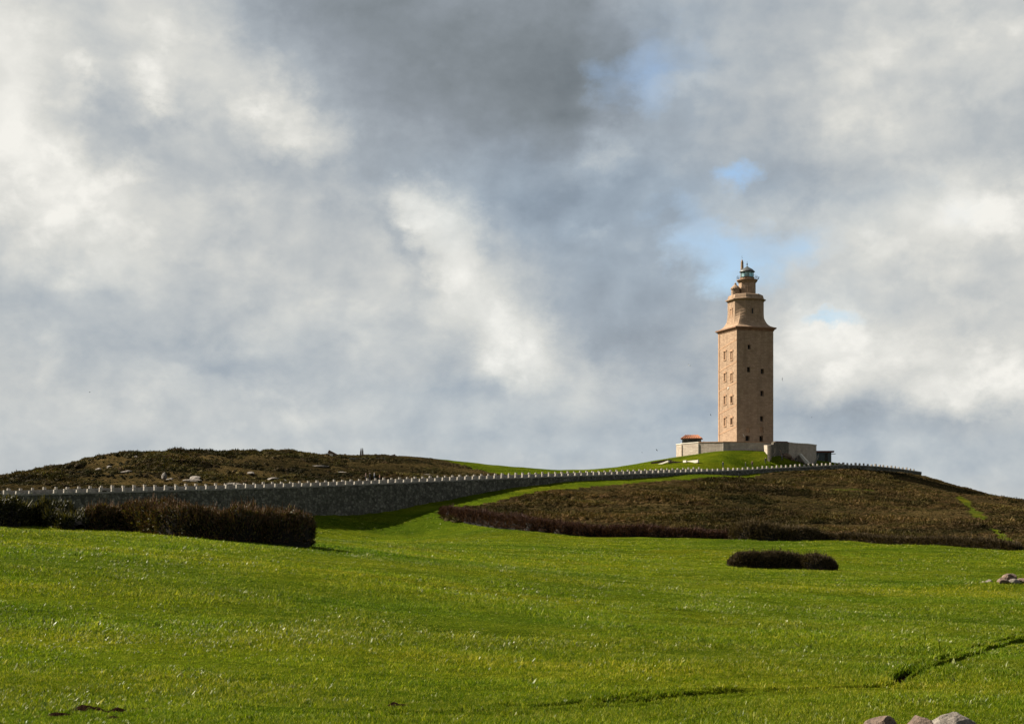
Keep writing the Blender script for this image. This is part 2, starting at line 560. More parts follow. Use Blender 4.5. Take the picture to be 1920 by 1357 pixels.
# land cover, as outlines on the ground
HEATH_EDGE = [march(*q)[:2] for q in [(833, 962), (850, 971), (900, 982), (1000, 994), (1100, 1003), (1200, 1006), (1300, 1008), (1420, 1013), (1560, 1011), (1650, 1017), (1800, 1023), (1915, 1030), (2000, 1036), (2300, 1046)]]
HEATH = HEATH_EDGE + [(280, 330), (250, 420), (170, 520), tuple(W0 + WD * (T_END1 + 20)), tuple(W0 + WD * wall_t(1700) + WN * .5), tuple(W0 + WD * wall_t(1425) + WN * .6)] + \
    [march(*q)[:2] for q in [(1400, 899), (1345, 899), (1260, 899), (1170, 908), (1060, 918), (960, 934), (880, 950), (845, 956)]]
GREENS = [   # grassy tracks through the heath: polyline, half width
    (np.array([march(*q)[:2] for q in [(1797, 931), (1815, 945), (1830, 962), (1850, 985), (1880, 1005), (1925, 1030)]]), 1.5),
    (np.array([march(*q)[:2] for q in [(1380, 889), (1405, 897), (1440, 909), (1470, 916), (1540, 917.5), (1650, 918), (1685, 919)]]), 1.0),
]
SOIL = [(march(160, 1333), .17, .07), (march(178, 1334), .10, .05), (march(215, 1337), .12, .06), (march(110, 1341), .12, .04), (march(216, 1348), .07, .04), (march(268, 1332), .09, .05),
        (march(741, 1326), .10, .06), (march(757, 1322), .07, .05), (march(635, 1268), .06, .05)]


HEAP = march(1885, 1104)


def masks(x, y):
    e = fbm(x, y, 9.0, 3, 5) * 3.0
    sd = (x - W0[0]) * WN[0] + (y - W0[1]) * WN[1]
    tt = (x - W0[0]) * WD[0] + (y - W0[1]) * WD[1]
    heath = inside(x + e * .4, y + e * .6, HEATH).astype(float)
    g = np.zeros_like(heath)
    for line, w in GREENS:
        g = np.maximum(g, np.clip(1.6 - seg_dist(x, y, line) / np.maximum(w + e * .45, .3), 0, 1))
    heath *= 1 - .55 * g
    # scrubby hill behind the causeway, opening into grass towards the tower
    pxx = x / np.maximum(y, 1) * FPX + 960
    hill = ((sd < -6.2) & (tt > T_END0 - 60) & (y < 430)).astype(float)
    u = np.clip((wall_t(1060) - tt) / 60, 0, 1)
    n = fbm(x, y, 16, 4, 21)
    hill *= (n > 0.24 - 1.15 * u ** .55).astype(float) * (tt < wall_t(1040))
    soil = np.zeros_like(heath)
    for line, w, dep in RUT_W:
        soil = np.maximum(soil, np.clip(1.3 - seg_dist(x, y, line) / w, 0, 1))
    for c, r, h in SOIL:
        soil = np.maximum(soil, np.clip(1.6 - np.hypot((x - c[0]) * .75, (y - c[1]) * .9) / r + e * .05, 0, 1))
    return heath, hill, soil


def ground_z(x, y, detail=True):
    x, y = np.asarray(x, float), np.asarray(y, float)
    z = base_z(x, y)
    r = np.hypot(x, y)
    z = z + fbm(x, y, 14, 3, 2) * .30 * np.clip((r - 25) / 60, .15, 1) * np.clip((480 - r) / 80, 0, 1)
    z = z + fbm(x, y, 3.2, 3, 8) * .10 + fbm(x * .7, y, 6.5, 2, 58) * .16 * np.clip((r - 60) / 80, 0, 1) * np.clip((480 - r) / 80, 0, 1)
    sdw = (x - W0[0]) * WN[0] + (y - W0[1]) * WN[1]
    ttw = (x - W0[0]) * WD[0] + (y - W0[1]) * WD[1]
    rug = np.clip((-sdw - 9) / 12, 0, 1) * np.clip((wall_t(1040) - ttw) / 60, 0, 1) * np.clip((450 - r) / 60, 0, 1)
    z = z + rug * (fbm(x * .7, y, 13, 4, 66, .6) * 2.4 - .25)
    z = z + .42 * np.exp(-(((x - HEAP[0]) / 4.0) ** 2 + ((y - HEAP[1]) / 3.2) ** 2))
    for line, w, dep in RUT_W:
        d = seg_dist(x, y, line)
        z = z - dep * np.clip(1.45 - d / w, 0, 1) + .05 * np.exp(-((d - 2.1 * w) / (w * .8)) ** 2)
    for c, rr, h in SOIL:
        d = np.hypot((x - c[0]) * .75, (y - c[1]) * .9)
        z = z + h * np.clip(1.25 - d / rr, 0, 1) * (1 + 1.6 * vnoise(x * 9, y * 9, 4))
    return z


def gz(x, y):
    return float(ground_z(np.array([x]), np.array([y]))[0])


def at(px, py, **k):
    p = march(px, py, **k)
    return Vector((p[0], p[1], gz(p[0], p[1])))


# ------------------------------------------------------------------ materials
def new_mat(name):
    m = bpy.data.materials.new(name)
    m.use_nodes = True
    m.node_tree.nodes.clear()
    t = NT(m.node_tree)
    out = t.n('ShaderNodeOutputMaterial')
    b = t.n('ShaderNodeBsdfPrincipled')
    t.l(b.outputs[0], out.inputs[0])
    return m, t, b, out


def bump(t, b, h, strength, dist):
    bp = t.n('ShaderNodeBump')
    bp.inputs['Strength'].default_value = strength
    bp.inputs['Distance'].default_value = dist
    t.l(h, bp.inputs['Height'])
    t.l(bp.outputs[0], b.inputs['Normal'])


def obj_co(t):
    return t.n('ShaderNodeTexCoord').outputs['Object']


ALB = .66                                   # overall albedo level, set with the exposure


def dim(cols, k=None):
    return [tuple(c * (k or ALB) for c in q) for q in cols]


def simple(name, col, rough=.8, var=.25, scale=3.0, bmp=.0, metal=0.0):
    col = dim([col])[0]
    m, t, b, out = new_mat(name)
    co = obj_co(t)
    n = t.noise(co, scale, 5, .6)
    c0 = tuple(c * (1 - var) for c in col)
    c1 = tuple(min(1, c * (1 + var)) for c in col)
    t.l(t.mix(t.mapr(n, .3, .7), c0, c1), b.inputs['Base Color'])
    b.inputs['Roughness'].default_value = rough
    b.inputs['Metallic'].default_value = metal
    b.inputs['Specular IOR Level'].default_value = .25
    if bmp:
        bump(t, b, n, .6, bmp)
    return m


def ground_material():
    m, t, b, out = new_mat('meadow_ground')
    geo = t.n('ShaderNodeNewGeometry')
    co = geo.outputs['Position']
    at_ = lambda nm: t.n('ShaderNodeAttribute', attribute_name=nm).outputs['Fac']
    st = t.n('ShaderNodeMapping'); st.inputs['Scale'].default_value = (.55, 1.0, 1.0); t.l(co, st.inputs['Vector'])
    big = t.noise(co, .030, 4, .6)
    med = t.noise(st.outputs[0], .22, 6, .68)
    fin = t.noise(co, 2.4, 6, .75)
    fin2 = t.noise(co, 14.0, 3, .7)
    f = t.m('ADD', t.m('MULTIPLY', med, .45), t.m('ADD', t.m('MULTIPLY', fin, .35), t.m('MULTIPLY', fin2, .20)))
    g = t.ramp(f, [(p, dim([c])[0]) for p, c in [(.34, (.016, .029, .002)), (.46, (.038, .060, .004)), (.55, (.064, .090, .006)), (.68, (.125, .140, .018))]])  # darker than the blades: shade in the gaps between tufts put into the colour
    g = t.mix(t.mapr(big, .42, .66), g, t.mix(1.0, g, (1.25, .98, .9), 'MULTIPLY'))
    h = t.ramp(t.noise(co, 1.1, 6, .66), [(p, dim([c])[0]) for p, c in [(.32, (.010, .009, .004)), (.5, (.026, .021, .009)), (.62, (.040, .029, .014)), (.72, (.034, .036, .008))]])
    s = t.ramp(t.noise(co, 20, 4, .6), [(.3, (.004, .0025, .0015)), (.7, (.014, .008, .005))])
    edge_ = t.mapr(t.m('ADD', at_('heath'), t.m('MULTIPLY', t.m('SUBTRACT', fin, .5), 1.2)), .3, .8)
    h = t.mix(1.0, h, t.mix(t.mapr(t.noise(st.outputs[0], 1 / 22.0, 4, .6), .36, .64), (.7, .7, .7), (2.2, 2.0, 1.8)), 'MULTIPLY')
    g = t.mix(1.0, g, t.mix(t.mapr(t.noise(st.outputs[0], 1 / 16.0, 4, .6), .36, .64), (.80, .90, .9), (1.36, 1.24, 1.05)), 'MULTIPLY')
    c = t.mix(edge_, g, h)
    c = t.mix(t.mapr(t.m('ADD', at_('soil'), t.m('MULTIPLY', t.m('SUBTRACT', fin2, .5), .8)), .35, .75), c, s)
    t.l(c, b.inputs['Base Color'])
    b.inputs['Roughness'].default_value = 1.0
    b.inputs['Specular IOR Level'].default_value = 0.0
    bump(t, b, t.m('ADD', t.m('ADD', fin, t.m('MULTIPLY', fin2, .3)), t.m('MULTIPLY', med, 2.0)), 1.0, .22)
    return m


def leaf_material(name, stops, translucent=.35, rough=.55, spec=.3, macro=None):
    """foliage: colour varies by plant, by patch and from base to tip"""
    stops = [(p, dim([c])[0]) for p, c in stops]
    m, t, b, out = new_mat(name)
    oi = t.n('ShaderNodeObjectInfo')
    geo = t.n('ShaderNodeNewGeometry')
    isl = geo.outputs['Random Per Island']
    n = t.noise(geo.outputs['Position'], .35, 4, .6)
    f = t.m('ADD', t.m('MULTIPLY', isl, .46), t.m('ADD', t.m('MULTIPLY', oi.outputs['Random'], .30), t.m('MULTIPLY', n, .24)))
    c = t.ramp(f, stops)
    if macro:                                    # stands of different plants and drier ground, tens of metres across
        wl, lo, hi = macro
        mp = t.n('ShaderNodeMapping'); mp.inputs['Scale'].default_value = (.6, 1.0, 1.0); t.l(geo.outputs['Position'], mp.inputs['Vector'])
        k1 = t.mapr(t.noise(mp.outputs[0], 1 / wl, 4, .6), .36, .64)
        k2 = t.mapr(t.noise(mp.outputs[0], 2.3 / wl, 3, .6, .5), .42, .62)
        c = t.mix(1.0, c, t.mix(k1, lo, hi), 'MULTIPLY')
        c = t.mix(t.m('MULTIPLY', k2, .45), c, t.mix(1.0, c, (.75, 1.12, .6), 'MULTIPLY'))
    t.l(c, b.inputs['Base Color'])
    b.inputs['Roughness'].default_value = rough
    b.inputs['Specular IOR Level'].default_value = spec
    tr = t.n('ShaderNodeBsdfTranslucent')
    t.l(t.mix(1.0, c, (1.15, 1.1, .4), 'MULTIPLY'), tr.inputs['Color'])
    mx = t.n('ShaderNodeMixShader')
    mx.inputs[0].default_value = translucent
    t.l(b.outputs[0], mx.inputs[1]); t.l(tr.outputs[0], mx.inputs[2])
    t.l(mx.outputs[0], out.inputs[0])
    return m


def stone_material(name, cols, stone=.45, vec_mode='wall', mortar=.6, bumpd=.05, stain=.4):
    """coursed masonry: colour of each block, joints and weathering"""
    cols = dim(cols)
    m, t, b, out = new_mat(name)
    co = obj_co(t)
    sp = t.n('ShaderNodeSeparateXYZ')
    t.l(co, sp.inputs[0])
    cb = t.n('ShaderNodeCombineXYZ')
    t.l(t.m('ADD', sp.outputs[0], sp.outputs[1]), cb.inputs[0])
    t.l(sp.outputs[2], cb.inputs[1])
    if vec_mode == 'rubble':
        vo = t.n('ShaderNodeTexVoronoi', feature='F1')
        t.l(co, vo.inputs['Vector']); vo.inputs['Scale'].default_value = 1 / stone
        ve = t.n('ShaderNodeTexVoronoi', feature='DISTANCE_TO_EDGE')
        t.l(co, ve.inputs['Vector']); ve.inputs['Scale'].default_value = 1 / stone
        sc = t.n('ShaderNodeSeparateColor'); t.l(vo.outputs['Color'], sc.inputs[0])
        blk = sc.outputs[0]
        joint = t.mapr(ve.outputs['Distance'], .02, .14)
    else:
        br = t.n('ShaderNodeTexBrick', offset=.5)
        t.l(cb.outputs[0], br.inputs['Vector'])
        br.inputs['Color1'].default_value = (0, 0, 0, 1)
        br.inputs['Color2'].default_value = (1, 1, 1, 1)
        br.inputs['Mortar'].default_value = (.5, .5, .5, 1)
        br.inputs['Scale'].default_value = 1.0
        br.inputs['Brick Width'].default_value = stone * 1.9
        br.inputs['Row Height'].default_value = stone
        br.inputs['Mortar Size'].default_value = .035
        br.inputs['Mortar Smooth'].default_value = .3
        blk = t.m('ADD', t.m('MULTIPLY', br.outputs['Color'], .5), t.m('MULTIPLY', t.noise(co, 1.2, 5, .7), .6))
        joint = t.m('SUBTRACT', 1.0, br.outputs['Fac'])
    n = t.noise(co, .35, 5, .65)
    fine = t.noise(co, 5.0, 5, .7)
    f = t.m('ADD', t.m('MULTIPLY', blk, .45), t.m('ADD', t.m('MULTIPLY', n, .30), t.m('MULTIPLY', fine, .25)))
    c = t.ramp(f, [(.22, cols[0]), (.48, cols[1]), (.75, cols[2])])
    c = t.mix(t.m('MULTIPLY', t.m('SUBTRACT', 1.0, joint), mortar), c, tuple(q * .45 for q in cols[0]))
    st = t.mapr(t.noise(co, .8, 4, .6), .55, .75)
    c = t.mix(t.m('MULTIPLY', st, stain), c, tuple(q * .6 for q in cols[0]))
    sm = t.n('ShaderNodeMapping'); sm.inputs['Scale'].default_value = (1, 1, .10); t.l(co, sm.inputs['Vector'])
    c = t.mix(t.m('MULTIPLY', t.mapr(t.noise(sm.outputs[0], .9, 5, .65), .48, .72), .38), c, tuple(q * .5 for q in cols[0]))
    t.l(c, b.inputs['Base Color'])
    b.inputs['Roughness'].default_value = .9
    b.inputs['Specular IOR Level'].default_value = .15
    bump(t, b, t.m('ADD', joint, t.m('MULTIPLY', fine, .6)), .7, bumpd)
    return m


M = {}
M['ground'] = ground_material()
M['grass'] = leaf_material('grass_blades', [(.18, (.010, .026, .001)), (.34, (.040, .078, .003)), (.52, (.098, .144, .005)), (.68, (.18, .205, .010)), (.82, (.36, .35, .10))], .42, .7, .04, (16.0, (.80, .92, .9), (1.50, 1.36, 1.1)))
M['pale_glint_leaf'] = leaf_material('pale_glint_leaves', [(.25, (.06, .095, .004)), (.5, (.12, .16, .012)), (.65, (.22, .25, .05)), (.8, (.36, .37, .15))], .30, .5, .2)  # broad leaves, paled so their colour also stands in for glints on the grass
M['heath'] = leaf_material('heath_scrub', [(.25, (.016, .017, .006)), (.40, (.034, .028, .012)), (.55, (.062, .044, .023)), (.66, (.056, .052, .017)), (.80, (.13, .095, .058))], .12, .9, .03, (20.0, (.62, .62, .60), (2.5, 2.05, 1.85)))
M['gorse'] = leaf_material('gorse_scrub', [(.25, (.018, .018, .007)), (.42, (.036, .030, .015)), (.55, (.060, .043, .026)), (.68, (.055, .060, .015)), (.82, (.13, .10, .06))], .12, .9, .03, (11.0, (.55, .56, .58), (2.2, 1.9, 1.75)))
M['hedge_leaf'] = leaf_material('hedge_leaves', [(.25, (.006, .008, .002)), (.45, (.016, .019, .003)), (.60, (.046, .040, .011)), (.78, (.13, .115, .025))], .2, .6, .2)
M['hedge_twig'] = leaf_material('hedge_twigs', [(.25, (.012, .008, .004)), (.5, (.052, .031, .016)), (.75, (.15, .085, .048))], .1, .8, .1)
M['bush_twig'] = leaf_material('bush_twigs', [(.25, (.014, .010, .005)), (.5, (.055, .038, .018)), (.75, (.12, .09, .048))], .1, .8, .1)
M['heath_edge'] = leaf_material('bramble_edge', [(.25, (.025, .012, .010)), (.5, (.075, .036, .026)), (.75, (.14, .075, .052))], .12, .8, .1)
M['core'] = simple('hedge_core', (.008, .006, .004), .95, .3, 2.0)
M['granite'] = stone_material('tower_granite', [(.225, .150, .100), (.335, .228, .152), (.44, .31, .21)], .48, 'wall', .30, .03, .35)
M['cornice'] = stone_material('cornice_granite', [(.16, .085, .052), (.24, .135, .085), (.32, .19, .125)], .6, 'wall', .2, .02, .2)
M['trim'] = stone_material('trim_granite', [(.26, .155, .095), (.38, .235, .145), (.48, .31, .20)], .6, 'wall', .2, .02, .2)
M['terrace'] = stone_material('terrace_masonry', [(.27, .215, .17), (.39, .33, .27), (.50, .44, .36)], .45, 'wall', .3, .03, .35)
M['wall'] = stone_material('causeway_rubble', [(.052, .052, .040), (.105, .102, .082), (.19, .182, .15)], .60, 'rubble', .6, .08, .5)
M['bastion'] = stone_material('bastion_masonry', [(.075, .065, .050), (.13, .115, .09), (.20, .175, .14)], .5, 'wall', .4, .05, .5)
M['parapet'] = stone_material('parapet_stone', [(.14, .13, .115), (.22, .21, .185), (.33, .31, .28)], .5, 'wall', .3, .03, .3)
M['merlon'] = simple('merlon_whitewash', (.37, .335, .29), .85, .35, 2.5, .03)
M['road'] = simple('road_gravel', (.26, .23, .19), .9, .25, .6)
M['white_stone'] = simple('pale_stone', (.60, .56, .48), .8, .15, 1.5)
M['dark'] = simple('dark_interior', (.022, .018, .016), .7, .2, 1.0)
M['tile'] = simple('roof_tiles', (.38, .15, .075), .85, .3, 3.0)
M['metal'] = simple('dark_metal', (.03, .035, .036), .45, .2, 3.0, 0, .6)
M['lead'] = simple('lead_dome', (.10, .105, .105), .5, .3, 2.0, 0, .3)
M['rail'] = simple('pale_rail', (.40, .36, .30), .6, .2, 2.0)
M['rust'] = simple('rust_roof', (.12, .030, .022), .8, .3, 1.0)
M['kiosk'] = simple('kiosk_panel', (.035, .05, .055), .35, .3, .8)


def rock_material(name, cols):
    cols = dim(cols)
    m, t, b, out = new_mat(name)
    co = obj_co(t)
    n = t.noise(co, 1.6, 6, .65, .4)
    n2 = t.noise(co, 9, 5, .7)
    c = t.ramp(t.m('ADD', t.m('MULTIPLY', n, .6), t.m('MULTIPLY', n2, .4)), [(.32, cols[0]), (.5, cols[1]), (.66, cols[2])])
    t.l(c, b.inputs['Base Color'])
    b.inputs['Roughness'].default_value = .88
    bump(t, b, t.m('ADD', n, n2), 1.0, .10)
    return m


M['rock'] = rock_material('granite_rock', [(.060, .050, .040), (.18, .152, .125), (.34, .30, .255)])
M['rock_hill'] = rock_material('hill_granite', [(.04, .034, .027), (.11, .09, .072), (.22, .18, .145)])
M['rock_brown'] = rock_material('rust_brown_rock', [(.04, .025, .016), (.13, .08, .052), (.28, .20, .145)])


def glass_material():
    m, t, b, out = new_mat('lantern_glass')
    b.inputs['Base Color'].default_value = (.55, .75, .78, 1)
    b.inputs['Roughness'].default_value = .05
    tp = t.n('ShaderNodeBsdfTransparent')
    tp.inputs[0].default_value = (.70, .88, .90, 1)
    mx = t.n('ShaderNodeMixShader')
    mx.inputs[0].default_value = .3
    t.l(tp.outputs[0], mx.inputs[1]); t.l(b.outputs[0], mx.inputs[2])
    t.l(mx.outputs[0], out.inputs[0])
    return m


M['glass'] = glass_material()


# ------------------------------------------------------------------ ground sheet
def build_ground():
    ang = np.concatenate([np.linspace(-180, -40, 29)[:-1], np.linspace(-40, -26, 29)[:-1], np.linspace(-26, 26, 580), np.linspace(26, 40, 29)[1:], np.linspace(40, 180, 29)[1:-1]])
    r = [2.0]
    while r[-1] < 6500:
        q = r[-1]
        r.append(q * (1.05 if q < 15 else 1.0065 if q < 62 else 1.009 if q < 470 else 1.09))
    r = np.array(r)
    A, R = np.meshgrid(np.radians(ang), r)
    x, y = R * np.sin(A), R * np.cos(A)
    z = ground_z(x, y)
    h, hl, s = masks(x, y)
    nr, na = x.shape
    v = np.c_[x.ravel(), y.ravel(), z.ravel()]
    v = np.r_[v, [[0, 0, -1.7]]]
    i, j = np.meshgrid(np.arange(nr - 1), np.arange(na), indexing='ij')
    j2 = (j + 1) % na
    f = np.stack([i * na + j, i * na + j2, (i + 1) * na + j2, (i + 1) * na + j], -1).reshape(-1, 4)[:, ::-1]
    me = np_mesh('meadow', v, f, True)
    for nm, a in (('heath', np.maximum(h, hl)), ('soil', s)):
        at_ = me.attributes.new(nm, 'FLOAT', 'POINT')
        at_.data.foreach_set('value', np.r_[a.ravel(), 0].astype(np.float32))
    o = link_mesh('ground', me, M['ground'])
    tag(o, 'green meadow and hillsides around the tower', None, None, 'structure')


build_ground()


# ------------------------------------------------------------------ causeway: retaining wall, roadway, two parapets with merlons
def build_causeway():
    root = empty('causeway', (*(W0 + WD * wall_t(700)), float(wall_z(wall_t(700)))))
    tag(root, 'long stone causeway with white merlons along its parapets, climbing to the tower hill', 'causeway')
    base = np.array(root.location)

    def loc(t, s, z):                       # s: distance behind the outer wall face
        p = W0 + WD * t - WN * s
        return (p[0] - base[0], p[1] - base[1], z - base[2])

    ts = np.arange(T_END0, T_END1 + .1, 2.0)
    zt = wall_z(ts)
    foot = ground_z(np.array([(W0 + WD * t + WN * .4)[0] for t in ts]), np.array([(W0 + WD * t + WN * .4)[1] for t in ts]))
    lowest = np.minimum(foot - 1.2, zt - 1.8)

    def strip(name, prof, mat, lo=None):
        """prof(i) -> ring of four points (outer bottom, outer top, inner top, inner bottom)"""
        mb = MB()
        mb.loft([prof(i) for i in range(len(ts))])
        return mb.build(name, mat, root)

    # retaining wall, slightly battered, with an irregular face
    rows = 9
    dt = .5
    tf = np.arange(T_END0, T_END1, dt)
    ztf = wall_z(tf)
    lowf = np.interp(tf, ts, lowest)
    v = []
    for k in range(rows + 1):
        w = k / rows
        z = lowf + (ztf - .28 - lowf) * w
        out = (ztf - z) * .035 + fbm(tf, z * 2.2 + 50, .9, 3, 31) * .16
        for t, o_, zz in zip(tf, out, z):
            v.append(loc(t, -o_, zz))
    n = len(tf)
    i, j = np.meshgrid(np.arange(rows), np.arange(n - 1), indexing='ij')
    f = np.stack([i * n + j, i * n + j + 1, (i + 1) * n + j + 1, (i + 1) * n + j], -1).reshape(-1, 4)
    link_mesh('retaining_wall', np_mesh('retaining_wall', v, f), M['wall'], root)
    strip('wall_core', lambda i: [loc(ts[i], .30, lowest[i]), loc(ts[i], .30, zt[i] - .45), loc(ts[i], ROAD_W - .1, zt[i] - .45), loc(ts[i], ROAD_W - .1, lowest[i])], M['wall'])
    strip('roadway', lambda i: [loc(ts[i], .55, zt[i] - .5), loc(ts[i], .55, zt[i] - .36), loc(ts[i], ROAD_W - .45, zt[i] - .20), loc(ts[i], ROAD_W - .45, zt[i] - .5)], M['road'])
    strip('parapet', lambda i: [loc(ts[i], -.08, zt[i] - .30), loc(ts[i], -.08, zt[i]), loc(ts[i], .54, zt[i]), loc(ts[i], .54, zt[i] - .40)], M['parapet'])
    fh = .62 - .80 * np.clip((ts - wall_t(1330)) / (wall_t(1440) - wall_t(1330)), 0, 1)
    strip('parapet', lambda i: [loc(ts[i], ROAD_W - .45, zt[i] - .6), loc(ts[i], ROAD_W - .45, zt[i] + fh[i]), loc(ts[i], ROAD_W + .05, zt[i] + fh[i]), loc(ts[i], ROAD_W + .05, zt[i] - 1.4)], M['parapet'])
    # merlons: squared white blocks with a weathered top
    step = np.linalg.norm(wall_xy(1366) - W0) / 90.0

    def merlon_mesh(h, seed):
        mb = MB()
        r = random.Random(seed)
        j = lambda: r.uniform(-.03, .03)
        L, T = .27, .21
        ring = lambda s, z: [(-L * s + j(), -T * s + j(), z), (L * s + j(), -T * s + j(), z), (L * s + j(), T * s + j(), z), (-L * s + j(), T * s + j(), z)]
        mb.loft([ring(1.05, -.05), ring(1.0, .08), ring(.98, h * .85), ring(.84, h)])
        me = bpy.data.meshes.new('merlon')
        me.from_pydata(mb.v, [], mb.f)
        me.materials.append(M['merlon'])
        return me
    near = [merlon_mesh(.66, k) for k in range(4)]
    far = [merlon_mesh(.42, 10 + k) for k in range(3)]
    rz = math.atan2(WD[1], WD[0])
    k = 0
    t = wall_t(-60)
    while t < wall_t(1716):
        if abs(t - wall_t(78)) > .9:
            o = link_mesh('merlon', random.choice(near), None, root)
            o.location = loc(t, .23, float(wall_z(t)))
            o.rotation_euler = (random.uniform(-.02, .02), random.uniform(-.02, .02), rz + random.uniform(-.05, .05))
            o.scale = (random.uniform(.75, 1.3), random.uniform(.85, 1.12), random.uniform(.7, 1.15))
            o.location = loc(t + random.uniform(-.12, .12), .23, float(wall_z(t)))
        if t < wall_t(1340):
            o = link_mesh('merlon', random.choice(far), None, root)
            o.location = loc(t + .7, ROAD_W - .2, float(wall_z(t + .7)) + .62)
            o.rotation_euler = (0, 0, rz + random.uniform(-.05, .05))
            o.scale = (random.uniform(.7, 1.0),) * 2 + (random.uniform(.7, 1.1),)
        t += step
        k += 1


build_causeway()

# ------------------------------------------------------------------ the tower
TC = np.array([70.3, 428.0])
TROT = math.radians(18.0)
TBASE = 19.0                     # paving of the terrace


def face_with_holes(mb, o, ex, W, z0, z1, holes, n):
    """a rectangular wall face with rectangular openings and their reveals; n = outward normal"""
    o, ex, n = Vector(o), Vector(ex), Vector(n)
    xs = sorted({0.0, W, *[h[0] for h in holes], *[h[1] for h in holes]})
    zs = sorted({z0, z1, *[h[2] for h in holes], *[h[3] for h in holes]})
    pt = lambda x, z, d=0: o + ex * x + Vector((0, 0, z)) - n * d
    for a, b in zip(xs[:-1], xs[1:]):
        for c, d in zip(zs[:-1], zs[1:]):
            mx, mz = (a + b) / 2, (c + d) / 2
            if any(h[0] < mx < h[1] and h[2] < mz < h[3] for h in holes):
                continue
            mb.poly([pt(a, c), pt(b, c), pt(b, d), pt(a, d)])
    for (a, b, c, d, dep) in holes:
        mb.poly([pt(a, c), pt(b, c), pt(b, c, dep), pt(a, c, dep)])
        mb.poly([pt(a, d), pt(b, d), pt(b, d, dep), pt(a, d, dep)])
        mb.poly([pt(a, c), pt(a, d), pt(a, d, dep), pt(a, c, dep)])
        mb.poly([pt(b, c), pt(b, d), pt(b, d, dep), pt(b, c, dep)])


